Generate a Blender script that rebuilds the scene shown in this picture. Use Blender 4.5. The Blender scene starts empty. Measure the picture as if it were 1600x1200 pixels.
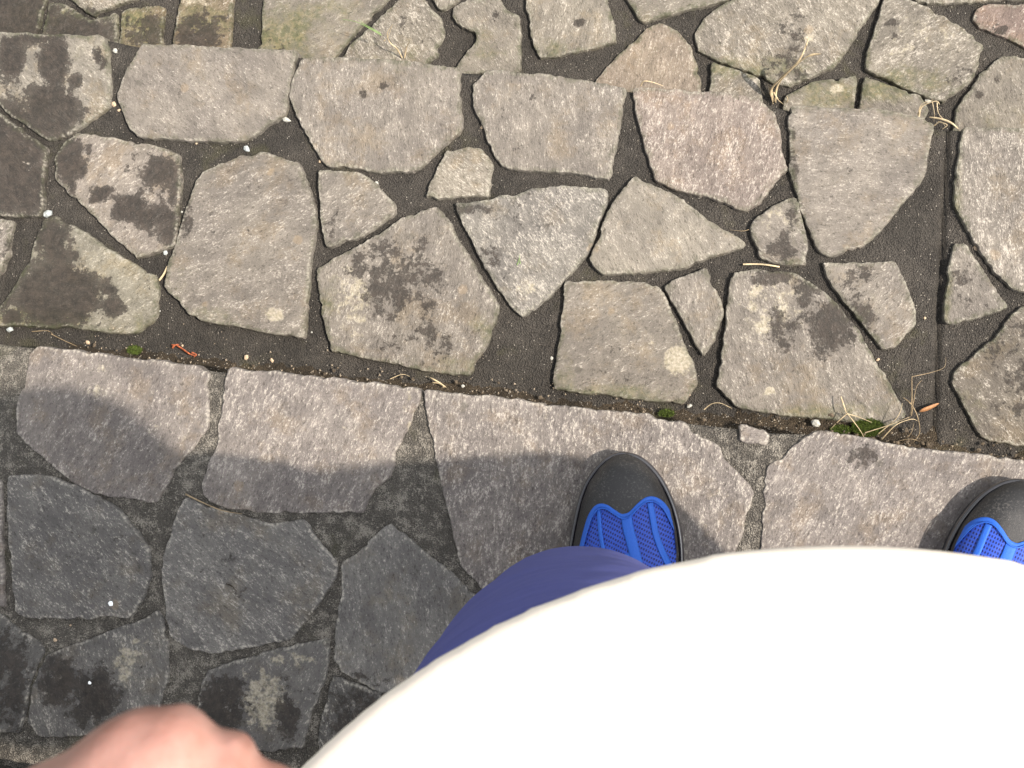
import bpy, bmesh, math, random
import numpy as np
from mathutils import Vector, Matrix, noise
from mathutils.geometry import delaunay_2d_cdt

random.seed(7)
sc = bpy.context.scene
col = sc.collection
PI = math.pi

# ------------------------------------------------------------------ camera
W, H, F = 1600.0, 1200.0, 2200.0          # photograph size and focal length in its pixels
CH = 1.35                                   # lens height above the tread the person stands on
NU, NV = 1150.0, 780.0                      # where the plumb line from the lens meets the picture
dn = Vector(((NU-W/2)/F, -(NV-H/2)/F, -1.0)).normalized()      # world down in camera axes
zc = -dn
xc = Vector((1, 0, (NU-W/2)/F)).normalized()
yc = zc.cross(xc).normalized(); xc = yc.cross(zc).normalized()
R = Matrix((xc, yc, zc))                    # rows: world axes in camera axes -> cam to world
cd = bpy.data.cameras.new('camera'); cam = bpy.data.objects.new('camera', cd); col.objects.link(cam)
cam.matrix_world = Matrix.Translation((0, 0, CH)) @ R.to_4x4()
cd.sensor_width = 36; cd.lens = 36*F/W; cd.clip_start = 0.02; cd.clip_end = 500
cd.dof.use_dof = True; cd.dof.focus_distance = 1.38; cd.dof.aperture_fstop = 60
sc.camera = cam
sc.render.resolution_x, sc.render.resolution_y = 1024, 768

def ray(u, v):
    return R @ Vector(((u-W/2)/F, (H/2-v)/F, -1.0))
def on(u, v, z=0.0):
    d = ray(u, v); t = (z-CH)/d.z
    return Vector((d.x*t, d.y*t, z))
def deep(u, v, d):
    return Vector((0, 0, CH)) + ray(u, v)*d
Ri = R.transposed()
def proj(p):
    q = Ri @ (Vector(p)-Vector((0, 0, CH)))
    return (W/2 - F*q.x/q.z, H/2 + F*q.y/q.z)

# ------------------------------------------------------------------ light
SUN_EL = math.radians(55); KY = 0.163
sdir = Vector((1, -KY, math.tan(SUN_EL)*math.hypot(1, KY))).normalized()
wd = bpy.data.worlds.new('World'); sc.world = wd; wd.use_nodes = True
nt = wd.node_tree; nt.nodes.clear()
so = nt.nodes.new('ShaderNodeOutputWorld'); bg = nt.nodes.new('ShaderNodeBackground')
sky = nt.nodes.new('ShaderNodeTexSky'); sky.sky_type = 'NISHITA'; sky.sun_disc = False
sky.sun_elevation = SUN_EL; sky.sun_rotation = math.atan2(sdir.x, sdir.y)
sky.air_density = 1.0; sky.dust_density = 3.0; sky.ozone_density = 1.0
bg.inputs['Strength'].default_value = 0.15
hs = nt.nodes.new('ShaderNodeHueSaturation'); hs.inputs['Saturation'].default_value = .14
nt.links.new(sky.outputs[0], hs.inputs['Color']); nt.links.new(hs.outputs[0], bg.inputs[0]); nt.links.new(bg.outputs[0], so.inputs[0])
ld = bpy.data.lights.new('sun', 'SUN'); ld.energy = 3.85; ld.angle = math.radians(0.9); ld.color = (1.0, 0.89, 0.765)
sun = bpy.data.objects.new('sun', ld); col.objects.link(sun)
sun.rotation_euler = (-sdir).to_track_quat('-Z', 'Y').to_euler()
sc.view_settings.view_transform = 'Standard'; sc.view_settings.look = 'None'
sc.view_settings.exposure = 1.05; sc.view_settings.gamma = 1.0

# ------------------------------------------------------------------ helpers
def tag(o, label=None, cat=None, group=None, kind=None):
    if label: o['label'] = label
    if cat: o['category'] = cat
    if group: o['group'] = group
    if kind: o['kind'] = kind
    return o
def empty(name, loc=(0, 0, 0)):
    o = bpy.data.objects.new(name, None); o.location = loc; o.empty_display_size = .05
    col.objects.link(o); return o
def link(name, me, mat, parent=None, smooth=True):
    o = bpy.data.objects.new(name, me); col.objects.link(o)
    if mat: me.materials.append(mat)
    if parent is not None:
        o.parent = parent
        o.matrix_parent_inverse = Matrix.Translation(parent.location).inverted()
    if smooth:
        me.polygons.foreach_set('use_smooth', [True]*len(me.polygons))
    return o
def mesh(name, V, Fc, fix=True):
    me = bpy.data.meshes.new(name)
    me.from_pydata([tuple(v) for v in V], [], Fc); me.update()
    if fix:
        bm = bmesh.new(); bm.from_mesh(me)
        bmesh.ops.recalc_face_normals(bm, faces=bm.faces); bm.to_mesh(me); bm.free()
    return me
def recentre(o):
    # put the origin of a free mesh at its own base
    me = o.data; n = len(me.vertices); a = np.empty(n*3); me.vertices.foreach_get('co', a); a = a.reshape(-1, 3)
    c = np.array([(a[:, 0].min()+a[:, 0].max())/2, (a[:, 1].min()+a[:, 1].max())/2, a[:, 2].min()])
    a -= c; me.vertices.foreach_set('co', a.ravel()); o.location = Vector(c); me.update()
    return o
def fr(p, sc_, o=4):
    return noise.fractal(Vector(p)*sc_, 1.0, 2.0, o)
def poly_area(P):
    return .5*sum(P[i][0]*P[(i+1) % len(P)][1]-P[(i+1) % len(P)][0]*P[i][1] for i in range(len(P)))
def resample(P, step):
    out = []
    for i in range(len(P)):
        a, b = Vector(P[i][:2]), Vector(P[(i+1) % len(P)][:2]); n = max(1, int((b-a).length/step))
        for k in range(n): out.append(a.lerp(b, k/n))
    return out
def chaikin(P, r=.2):
    out = []
    for i in range(len(P)):
        a, b = P[i], P[(i+1) % len(P)]
        L = (b-a).length; q = min(r, 0.0020/max(L, 1e-6))
        out += [a.lerp(b, q), a.lerp(b, 1-q)]
    return out
def inside(P, x, y):
    c = False; n = len(P); j = n-1
    for i in range(n):
        xi, yi, xj, yj = P[i][0], P[i][1], P[j][0], P[j][1]
        if (yi > y) != (yj > y) and x < (xj-xi)*(y-yi)/(yj-yi)+xi: c = not c
        j = i
    return c

# ------------------------------------------------------------------ node helpers
class NT:
    def __init__(s, name):
        s.m = bpy.data.materials.new(name); s.m.use_nodes = True; s.t = s.m.node_tree
        s.b = s.t.nodes['Principled BSDF']
    def n(s, typ, **kw):
        n = s.t.nodes.new(typ)
        for k, v in kw.items(): setattr(n, k, v)
        return n
    def l(s, a, b): s.t.links.new(a, b)
    def set(s, sock, v):
        if isinstance(v, bpy.types.NodeSocket): s.l(v, sock)
        else: sock.default_value = v
    def math(s, op, a, b=0.0, c=0.0, clamp=False):
        n = s.n('ShaderNodeMath', operation=op); n.use_clamp = clamp
        s.set(n.inputs[0], a); s.set(n.inputs[1], b); s.set(n.inputs[2], c); return n.outputs[0]
    def noise(s, vec, scale, detail=4, rough=.55, out=0, lac=2.0):
        n = s.n('ShaderNodeTexNoise'); s.set(n.inputs['Vector'], vec)
        n.inputs['Scale'].default_value = scale; n.inputs['Detail'].default_value = detail
        n.inputs['Roughness'].default_value = rough; n.inputs['Lacunarity'].default_value = lac
        return n.outputs[out]
    def vor(s, vec, scale, feature='F1', out='Distance'):
        n = s.n('ShaderNodeTexVoronoi', feature=feature); s.set(n.inputs['Vector'], vec)
        n.inputs['Scale'].default_value = scale; return n.outputs[out]
    def vmul(s, vec, v):
        n = s.n('ShaderNodeVectorMath', operation='MULTIPLY'); s.set(n.inputs[0], vec); n.inputs[1].default_value = v
        return n.outputs[0]
    def step(s, v, lo, hi):
        n = s.n('ShaderNodeMapRange', interpolation_type='SMOOTHSTEP'); s.set(n.inputs[0], v)
        n.inputs[1].default_value = lo; n.inputs[2].default_value = hi; return n.outputs[0]
    def mix(s, f, a, b, mode='MIX'):
        n = s.n('ShaderNodeMix', data_type='RGBA', blend_type=mode); s.set(n.inputs[0], f)
        for k, v in ((6, a), (7, b)):
            if isinstance(v, tuple) and len(v) == 3: v = v+(1,)
            s.set(n.inputs[k], v)
        return n.outputs[2]
    def attr(s, name, out='Fac'):
        return s.n('ShaderNodeAttribute', attribute_name=name).outputs[out]
    def pos(s): return s.n('ShaderNodeNewGeometry').outputs['Position']
    def obj(s): return s.n('ShaderNodeTexCoord').outputs['Object']
    def bump(s, h, dist, strength=1.0, prev=None):
        n = s.n('ShaderNodeBump'); n.inputs['Distance'].default_value = dist; n.inputs['Strength'].default_value = strength
        s.set(n.inputs['Height'], h)
        if prev is not None: s.l(prev, n.inputs['Normal'])
        return n.outputs[0]
    def fin(s, color, rough=.8, normal=None, spec=.4, **kw):
        s.set(s.b.inputs['Base Color'], color if not isinstance(color, tuple) else color[:3]+(1,))
        s.set(s.b.inputs['Roughness'], rough); s.set(s.b.inputs['Specular IOR Level'], spec)
        if normal is not None: s.l(normal, s.b.inputs['Normal'])
        for k, v in kw.items(): s.set(s.b.inputs[k], v)
        return s.m

def stone_material():
    t = NT('flagstone')
    g = t.attr('gvec', 'Vector'); P = t.pos(); tone = t.attr('tone', 'Color')
    dark, green, pale, edge, fl = [t.attr(k) for k in ('dark', 'green', 'pale', 'edge', 'fleck')]
    gs = t.vmul(g, (1.0, .55, 1.0))
    big = t.noise(g, 16, 4, .6)
    mid = t.noise(gs, 70, 6, .68)
    streak = t.noise(t.vmul(g, (1.0, .36, 1.0)), 290, 4, .75)
    fine = t.noise(t.vmul(g, (1.0, .52, 1.0)), 680, 3, .8)
    c = t.mix(t.step(big, .34, .68), t.mix(1, tone, (.84, .83, .83), 'MULTIPLY'), t.mix(1, tone, (1.08, 1.07, 1.04), 'MULTIPLY'))
    c = t.mix(t.step(mid, .30, .72), t.mix(1, c, (.74, .74, .74), 'MULTIPLY'), t.mix(1, c, (1.10, 1.10, 1.10), 'MULTIPLY'))
    c = t.mix(t.step(t.noise(P, 23, 6, .7), .50, .66), c, t.mix(1, c, (1.04, .975, .87), 'MULTIPLY'))
    c = t.mix(t.math('MULTIPLY', t.step(t.noise(P, 37, 7, .75), .56, .70), .8), c, t.mix(1, c, (.70, .69, .66), 'MULTIPLY'))
    pv = t.math('ADD', t.vor(g, 150), t.math('MULTIPLY', t.noise(g, 400, 2), .25))
    c = t.mix(t.math('MULTIPLY', t.step(pv, .24, .16), t.step(t.noise(g, 30, 2), .50, .56)), c, t.mix(1, c, (.45, .43, .40), 'MULTIPLY'))
    # pale mica flecks, gathered in streaks along the grain
    fm = t.math('ADD', t.math('MULTIPLY', mid, .20), t.math('MULTIPLY', streak, .36))
    fm = t.math('ADD', fm, t.math('MULTIPLY', fine, .44))
    fm = t.math('ADD', fm, t.math('MULTIPLY', t.math('SUBTRACT', fl, .5), .10))
    fk = t.step(fm, .53, .585)
    c = t.mix(t.math('MULTIPLY', fk, .70), c, t.mix(.65, tone, (.55, .51, .44)))
    dk = t.step(t.math('ADD', streak, t.math('MULTIPLY', fine, 1.2)), 1.02, .86)
    c = t.mix(t.math('MULTIPLY', dk, .85), c, t.mix(1, c, (.42, .41, .39), 'MULTIPLY'))
    # small old lichen spots (warm, grey green and dark)
    vn = t.n('ShaderNodeTexVoronoi'); t.set(vn.inputs['Vector'], g); vn.inputs['Scale'].default_value = 26
    vd = t.math('ADD', vn.outputs['Distance'], t.math('MULTIPLY', t.math('SUBTRACT', t.noise(g, 190, 3), .5), .16))
    sx = t.n('ShaderNodeSeparateColor'); t.l(vn.outputs['Color'], sx.inputs[0])
    spot = t.math('MULTIPLY', t.step(vd, .17, .10), t.math('GREATER_THAN', sx.outputs[0], .80))
    c = t.mix(t.math('MULTIPLY', spot, .22), c, (.34, .24, .13))
    spot2 = t.math('MULTIPLY', t.step(vd, .14, .06), t.math('LESS_THAN', sx.outputs[0], .16))
    c = t.mix(t.math('MULTIPLY', spot2, .6), c, (.075, .068, .055))
    # yellow green algae film
    gn = t.math('ADD', green, t.math('MULTIPLY', t.math('SUBTRACT', t.noise(P, 48, 6, .65), .5), 1.3))
    gm = t.math('MULTIPLY', t.step(gn, .32, .95), .8)
    c = t.mix(gm, c, t.mix(t.step(t.noise(P, 180, 4), .4, .62), (.075, .082, .032), (.17, .15, .075)))
    # cream lichen
    pn = t.math('ADD', pale, t.math('MULTIPLY', t.math('SUBTRACT', t.noise(P, 95, 7, .72), .5), 2.1))
    pm = t.step(pn, .42, .78)
    c = t.mix(t.math('MULTIPLY', pm, .75), c, t.mix(t.step(t.noise(P, 330, 4), .35, .65), (.28, .25, .175), (.44, .40, .32)))
    # near black biofilm: lobed blots with crisp rims
    dn_ = t.math('ADD', dark, t.math('MULTIPLY', t.math('SUBTRACT', t.noise(P, 55, 8, .72), .5), 2.3))
    dn_ = t.math('ADD', dn_, t.math('MULTIPLY', t.math('SUBTRACT', t.noise(P, 240, 4, .75), .5), .9))
    soft = t.step(dark, .85, .55)          # weak growth is stippled, strong growth is a closed film
    dn_ = t.math('ADD', dn_, t.math('MULTIPLY', soft, t.math('MULTIPLY', t.math('SUBTRACT', t.math('ADD', t.math('MULTIPLY', streak, .5), t.math('MULTIPLY', fine, .5)), .5), 1.0)))
    dm = t.step(dn_, .40, .54)
    dcol = t.mix(t.step(t.noise(P, 120, 6, .75), .36, .68), (.012, .010, .008), (.040, .031, .025))
    dcol = t.mix(t.math('MULTIPLY', t.step(fine, .56, .74), .18), dcol, (.12, .10, .08))
    c = t.mix(t.math('MULTIPLY', dm, t.math('SUBTRACT', .93, t.math('MULTIPLY', soft, .10))), c, dcol)
    rimc = t.math('MULTIPLY', t.step(edge, .72, .97), t.step(t.math('ADD', streak, t.math('MULTIPLY', t.noise(P, 45, 2), .7)), .78, .98))
    c = t.mix(t.math('MULTIPLY', rimc, .55), c, (.46, .43, .37))
    # dirty, mossy arris
    en = t.math('ADD', edge, t.math('MULTIPLY', t.math('SUBTRACT', t.noise(P, 75, 5, .6), .5), 1.5))
    em = t.math('MULTIPLY', t.step(en, .55, 1.15), t.step(green, -.3, .25))
    c = t.mix(t.math('MULTIPLY', em, .75), c, (.045, .050, .022))
    h = t.math('ADD', t.math('MULTIPLY', mid, 1.0), t.math('MULTIPLY', streak, .55))
    h = t.math('ADD', h, t.math('MULTIPLY', fine, .42))
    h = t.math('ADD', h, t.math('MULTIPLY', dm, .10))
    nrm = t.bump(h, .0036, 1.0)
    rg = t.math('SUBTRACT', .82, t.math('MULTIPLY', fk, .22))
    return t.fin(c, rg, nrm, .45)

def mortar_material(name, c0, c1, speck, lich=0.0):
    t = NT(name); P = t.pos()
    big = t.noise(P, 14, 5, .6); mid = t.noise(P, 90, 5, .65); fine = t.noise(P, 700, 3, .7)
    c = t.mix(t.step(t.math('ADD', t.math('MULTIPLY', big, .6), t.math('MULTIPLY', mid, .4)), .36, .66), c0, c1)
    vn = t.n('ShaderNodeTexVoronoi'); t.set(vn.inputs['Vector'], P); vn.inputs['Scale'].default_value = 620
    sx = t.n('ShaderNodeSeparateColor'); t.l(vn.outputs['Color'], sx.inputs[0])
    c = t.mix(t.math('MULTIPLY', t.step(vn.outputs['Distance'], .25, .65), .55), c, t.mix(1, c, (.25, .25, .25), 'MULTIPLY'))
    gr = t.math('MULTIPLY', t.math('GREATER_THAN', sx.outputs[0], speck), t.step(vn.outputs['Distance'], .5, .3))
    c = t.mix(gr, c, t.mix(sx.outputs[1], (.18, .155, .125), (.32, .30, .26)))
    if lich > 0:
        c = t.mix(t.math('MULTIPLY', t.step(t.math('ADD', mid, t.math('MULTIPLY', fine, .95)), 1.02-lich*.1, 1.16-lich*.1), .6), c, (.33, .305, .26))
    # thin algae here and there
    c = t.mix(t.math('MULTIPLY', t.step(t.noise(P, 22, 5, .6), .56, .72), .35), c, (.07, .068, .030))
    h = t.math('ADD', t.math('MULTIPLY', mid, 1.1), t.math('ADD', t.math('MULTIPLY', fine, .35), t.math('MULTIPLY', vn.outputs['Distance'], -.5)))
    return t.fin(c, .88, t.bump(h, .005, 1.0), .35)

def plain(name, c, rough=.7, nscale=0, amt=.25, bump=0.0, spec=.4, **kw):
    t = NT(name); P = t.obj()
    cc = c; nrm = None
    if nscale:
        n = t.noise(P, nscale, 5, .65)
        cc = t.mix(t.step(n, .3, .7), tuple(x*(1-amt) for x in c), tuple(min(1, x*(1+amt)) for x in c))
        if bump: nrm = t.bump(n, bump, .8)
    return t.fin(cc, rough, nrm, spec, **kw)

M = {}
M['stone'] = stone_material()
M['mortar'] = mortar_material('mortar', (.040, .036, .031), (.084, .075, .064), .972)
M['mortar_up'] = mortar_material('mortar_weathered', (.092, .084, .072), (.128, .117, .100), .96, .35)
M['soil'] = mortar_material('soil', (.030, .022, .013), (.085, .064, .040), .90)
M['grit'] = plain('grit', (.28, .23, .17), .85, 900, .6)
M['crumb'] = plain('crumb', (.085, .066, .045), .9, 300, .6, .001)
M['white_chip'] = plain('white_chip', (.33, .33, .30), .75, 240, .22, .001)
M['grey_chip'] = plain('grey_chip', (.34, .37, .37), .7, 260, .35, .001)
M['tan_chip'] = plain('tan_chip', (.42, .32, .22), .8, 260, .3, .001)
M['straw'] = plain('straw', (.46, .37, .235), .65, 90, .35)
M['straw_dim'] = plain('old_straw', (.25, .19, .115), .75, 90, .4)
M['moss'] = plain('moss', (.060, .088, .012), .8, 500, .6)
M['orange'] = plain('rotten_stem', (.36, .10, .04), .6, 260, .6, .0015)
M['leaf'] = plain('dry_leaf', (.34, .17, .08), .6, 300, .3, .0006)
M['green_blade'] = plain('green_blade', (.14, .23, .07), .6, 90, .25)
M['glint'] = plain('glint', (.92, .95, .95), .15, 0, spec=1.0)  # near-white base colour stands in for flash reflections on two flecks

# ------------------------------------------------------------------ the paving
ZA, ZB, ZC = 0.0, -0.12, -0.24
A = [
 [(56,540),(81,543),(152,552),(236,562),(304,572),(326,582),(327,619),(326,667),(304,694),(277,731),(250,775),(241,785),(189,778),(135,768),(101,748),(57,707),(24,677),(24,636),(37,589),(44,555)],
 [(361,574),(439,582),(530,592),(597,599),(651,606),(657,613),(645,650),(621,704),(611,744),(584,766),(567,800),(530,802),(430,803),(360,797),(317,775),(314,758),(324,724),(337,700),(339,670),(351,602),(354,579)],
 [(662,609),(766,619),(867,631),(1002,646),(1036,655),(1073,660),(1094,683),(1124,697),(1134,717),(1180,768),(1178,781),(1165,810),(1160,835),(1120,925),(1000,975),(850,960),(752,922),(719,886),(709,846),(699,802),(685,737),(675,687),(663,640)],
 [(1276,673),(1330,680),(1398,694),(1499,707),(1640,722),(1640,960),(1400,990),(1210,945),(1187,860),(1190,805),(1195,754),(1200,727),(1236,700),(1256,684)],
 [(1154,662),(1195,672),(1205,678),(1198,697),(1158,689)],
 [(14,744),(81,741),(115,758),(152,775),(186,798),(219,832),(233,862),(234,903),(219,943),(202,969),(162,964),(142,969),(34,965),(22,958),(17,896),(13,829),(9,780)],
 [(290,775),(320,790),(378,805),(422,817),(476,812),(503,852),(526,879),(526,900),(489,957),(449,1001),(405,1011),(337,1021),(297,1016),(267,997),(258,964),(250,905),(256,862),(270,812),(280,785)],
 [(608,819),(665,862),(700,890),(742,926),(790,990),(760,1080),(640,1100),(584,1079),(535,1052),(521,1030),(524,990),(532,930),(531,878),(560,860),(582,839)],
 [(71,1024),(128,1001),(182,981),(222,970),(245,953),(256,968),(264,1015),(262,1065),(250,1100),(240,1150),(60,1152),(42,1130),(47,1082),(61,1038)],
 [(-60,952),(0,958),(17,973),(62,1003),(67,1018),(56,1040),(45,1075),(38,1122),(30,1146),(-60,1146)],
 [(439,1012),(513,997),(517,1020),(506,1065),(486,1116),(473,1170),(400,1178),(310,1170),(305,1110),(314,1065),(326,1045),(388,1028)],
 [(518,1054),(545,1062),(600,1085),(640,1115),(600,1190),(500,1190),(497,1140),(510,1090)],
 [(-70,745),(2,750),(3,830),(6,900),(10,950),(-70,945)],
 [(820,1010),(990,1010),(1130,960),(1170,1000),(1150,1180),(900,1200),(770,1170),(780,1100)],
 [(1190,985),(1400,1020),(1640,1000),(1640,1200),(1180,1200)],
]
B = [
 [(-50,48),(60,52),(158,54),(166,66),(171,120),(171,163),(128,198),(92,218),(75,220),(35,193),(0,168),(-50,140)],
 [(222,68),(300,70),(380,74),(461,80),(456,120),(447,170),(445,178),(378,222),(300,220),(216,214),(201,199),(181,155),(189,125),(209,88)],
 [(470,90),(530,88),(600,92),(665,98),(717,106),(719,140),(722,203),(695,223),(648,270),(597,268),(557,263),(512,260),(490,235),(450,152),(455,125)],
 [(759,107),(737,135),(739,162),(780,260),(800,265),(888,270),(948,280),(955,273),(965,209),(979,136),(901,121),(850,114)],
 [(989,138),(1060,138),(1127,145),(1185,152),(1198,165),(1210,176),(1219,216),(1230,263),(1208,287),(1185,320),(1165,332),(1111,310),(1060,299),(1023,280),(1009,233),(992,169)],
 [(1235,165),(1364,169),(1438,182),(1462,192),(1455,223),(1441,283),(1408,320),(1384,354),(1354,385),(1293,400),(1276,388),(1249,320),(1234,270),(1232,202)],
 [(1506,198),(1560,198),(1650,204),(1650,468),(1600,458),(1582,452),(1553,427),(1530,393),(1503,350),(1490,317),(1495,256),(1499,225)],
 [(-50,160),(0,176),(35,203),(74,232),(72,270),(64,338),(30,340),(-50,335)],
 [(120,208),(175,215),(236,226),(280,240),(282,287),(280,337),(273,385),(210,403),(172,365),(148,341),(84,280),(86,240),(100,222)],
 [(314,270),(378,243),(410,236),(465,254),(478,280),(492,315),(495,345),(487,390),(480,467),(476,528),(422,521),(320,503),(294,491),(277,471),(256,450),(263,410),(284,350),(300,295)],
 [(496,265),(530,265),(560,268),(583,285),(618,320),(617,335),(585,358),(545,378),(512,386),(504,370),(500,330)],
 [(695,233),(753,229),(770,255),(763,307),(662,308),(678,270)],
 [(683,322),(700,345),(720,380),(770,460),(780,478),(766,525),(732,589),(665,580),(597,565),(530,552),(516,548),(510,518),(499,467),(494,420),(530,398),(580,372),(620,345),(655,330)],
 [(709,317),(766,310),(824,294),(878,289),(948,294),(950,314),(918,398),(881,437),(854,467),(817,498),(797,481),(759,420),(730,365)],
 [(991,273),(1030,293),(1070,314),(1104,341),(1165,380),(1160,386),(1094,407),(1065,420),(1002,427),(938,427),(921,405),(950,328),(968,300)],
 [(881,439),(901,438),(982,439),(1030,445),(1043,474),(1063,520),(1087,582),(1089,599),(1067,631),(1010,626),(867,609),(863,600),(871,542),(879,484)],
 [(1104,417),(1124,460),(1130,490),(1112,535),(1099,556),(1073,511),(1036,449),(1058,433),(1080,425)],
 [(1143,424),(1195,419),(1249,429),(1306,471),(1340,511),(1370,565),(1401,619),(1418,646),(1398,667),(1330,660),(1195,646),(1151,636),(1121,602),(1131,535),(1138,467)],
 [(1283,408),(1398,407),(1414,444),(1433,484),(1431,508),(1398,545),(1374,545),(1350,508),(1317,467),(1290,430)],
 [(1243,308),(1256,345),(1262,385),(1260,414),(1222,416),(1188,404),(1174,375),(1168,354),(1178,340),(1205,324)],
 [(1490,380),(1512,381),(1532,413),(1576,481),(1532,498),(1482,505),(1475,498),(1478,451),(1483,410)],
 [(1592,480),(1650,470),(1650,700),(1562,692),(1533,684),(1505,633),(1488,600),(1493,580),(1553,528)],
 [(-50,343),(0,343),(20,346),(14,395),(0,425),(-50,460)],
 [(64,345),(85,336),(118,352),(165,385),(205,408),(240,432),(246,455),(245,493),(216,520),(168,520),(125,513),(0,508),(-50,505),(-10,490),(12,460),(38,420),(52,380)],
]
C = [
 [(-50,-50),(74,-50),(72,0),(57,47),(54,78),(-50,78)],
 [(76,5),(100,5),(142,31),(182,20),(182,80),(60,78)],
 [(90,-50),(216,-50),(216,-3),(190,6),(145,25),(102,-8)],
 [(189,17),(205,12),(250,8),(257,12),(250,80),(184,80)],
 [(287,-50),(368,-50),(357,84),(268,82)],
 [(415,-50),(646,-50),(606,0),(567,37),(528,82),(520,96),(400,86),(408,40)],
 [(650,-25),(655,-8),(689,27),(692,52),(684,84),(662,106),(620,110),(526,100),(545,72),(621,2)],
 [(668,-50),(674,-2),(689,17),(716,0),(728,-50)],
 [(709,10),(733,0),(780,-3),(788,14),(812,25),(813,60),(811,116),(708,116),(722,88),(746,64),(743,50),(719,42),(708,27)],
 [(818,-50),(820,8),(825,32),(832,68),(842,91),(878,88),(965,66),(962,40),(949,0),(936,-50)],
 [(955,-50),(978,0),(1003,34),(1070,17),(1138,0),(1160,-50)],
 [(925,130),(945,105),(985,68),(1012,42),(1033,36),(1060,48),(1080,72),(1092,115),(1097,150),(925,140)],
 [(1180,-50),(1395,-50),(1373,0),(1347,40),(1323,78),(1303,108),(1277,118),(1236,135),(1220,131),(1187,120),(1144,105),(1091,82),(1083,55),(1097,30),(1122,12),(1150,-4)],
 [(1113,98),(1150,108),(1187,122),(1190,163),(1110,158),(1110,130)],
 [(1228,152),(1262,130),(1296,122),(1340,117),(1338,135),(1333,182),(1222,180)],
 [(1351,118),(1400,137),(1440,153),(1452,170),(1440,200),(1338,188),(1345,140)],
 [(1385,-10),(1376,10),(1355,80),(1352,110),(1445,152),(1475,160),(1512,136),(1527,108),(1537,72),(1500,40),(1452,12),(1425,0),(1400,-14)],
 [(1420,-50),(1432,4),(1500,5),(1600,0),(1650,-8),(1650,-50)],
 [(1527,15),(1535,8),(1650,2),(1650,95),(1600,75),(1570,60),(1528,42),(1522,28)],
 [(1566,84),(1535,112),(1510,145),(1492,175),(1487,212),(1650,222),(1650,110),(1590,88)],
]
# blots that have a shape of their own: (u, v, ru, rv, weight)
DARK = {
 'A': [(90,1065,40,45,.7),(150,1090,40,50,.8),(1347,716,22,22,.55),(345,1110,40,60,.8),(450,1120,22,40,.7),(440,1070,14,20,.5),(0,1060,50,90,.6),(560,1120,60,60,.6),(100,850,100,100,.12),(390,900,110,100,.12)],
 'B': [(18,88,22,40,.95),(84,95,24,48,1),(81,170,42,42,1.1),(118,125,10,11,.9),(155,90,7,18,.9),(57,60,40,10,.9),(20,215,70,60,1.0),(45,290,35,50,.9),
       (105,245,26,42,1.0),(250,265,42,30,.75),(158,303,16,12,1),(203,325,24,22,1.1),(262,352,20,34,.85),(75,368,38,26,.9),(88,395,26,24,.8),(91,461,66,52,1.15),(0,380,22,30,.5),(20,440,30,40,.5),
       (290,338,12,50,.55),(520,352,16,28,.55),(620,440,78,62,.52),(655,530,70,40,.3),(640,395,50,30,.35),(772,408,34,34,.36),(735,325,34,9,.6),(812,340,60,40,.18),
       (1312,508,58,48,.66),(1225,512,26,34,.55),(1205,432,60,12,.6),(1265,455,20,32,.5),(1340,436,34,20,.5),(1300,460,40,26,.3),(1225,388,24,26,.62),(1510,450,24,34,.4),(1590,560,60,90,.38),(1238,290,10,100,.5),(1495,330,8,60,.5),
       (960,560,60,40,.15),(1600,660,60,40,.3),(600,135,8,8,.6),(567,147,7,7,.6),(690,158,7,7,.6),(830,152,6,6,.5)],
 'C': [(20,10,70,60,1.2),(120,55,60,40,.85),(230,50,34,30,.6),(312,55,44,40,.72),(420,70,30,30,.4),(640,40,40,20,.3),(775,25,9,9,.7),(905,36,10,8,.7),(1240,40,40,36,.35),(1235,95,50,36,.4),
       (1390,36,9,7,.7),(1400,60,7,6,.6),(1500,120,20,18,.4),(1560,48,16,10,.6),(1530,148,8,8,.6),(1555,124,7,7,.5),(900,95,60,20,.2)],
}
GREEN = {
 'A': [(500,1050,120,120,.1)],
 'B': [(60,500,100,22,.75),(230,500,30,40,.5),(100,70,100,40,.25),(280,450,36,50,.45),(350,490,80,24,.4),(520,500,30,80,.5),(700,570,90,22,.45),(760,510,30,40,.45),
       (885,580,20,50,.55),(960,615,110,20,.6),(1300,645,120,18,.6),(1380,600,40,60,.35),(1240,350,14,60,.4),(1497,300,12,90,.6),(1480,470,12,60,.55),(1520,620,30,60,.4),(1360,490,20,60,.4),(1580,560,60,80,.3),
       (80,430,70,30,.2),(650,105,60,20,.35),(1420,185,50,12,.3)],
 'C': [(60,30,120,50,.55),(220,45,50,40,.75),(320,30,60,30,.7),(440,55,60,50,.75),(500,30,90,40,.5),(600,80,110,30,.4),(760,70,50,50,.38),(860,75,50,20,.5),(1040,90,80,50,.32),
       (1180,105,110,22,.6),(1180,40,110,60,.22),(1290,150,60,30,.65),(1380,140,60,24,.65),(1420,125,80,26,.65),(1355,90,10,50,.5),(1550,180,80,40,.35),(1000,20,60,20,.4),(1560,70,60,10,.4)],
}
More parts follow.
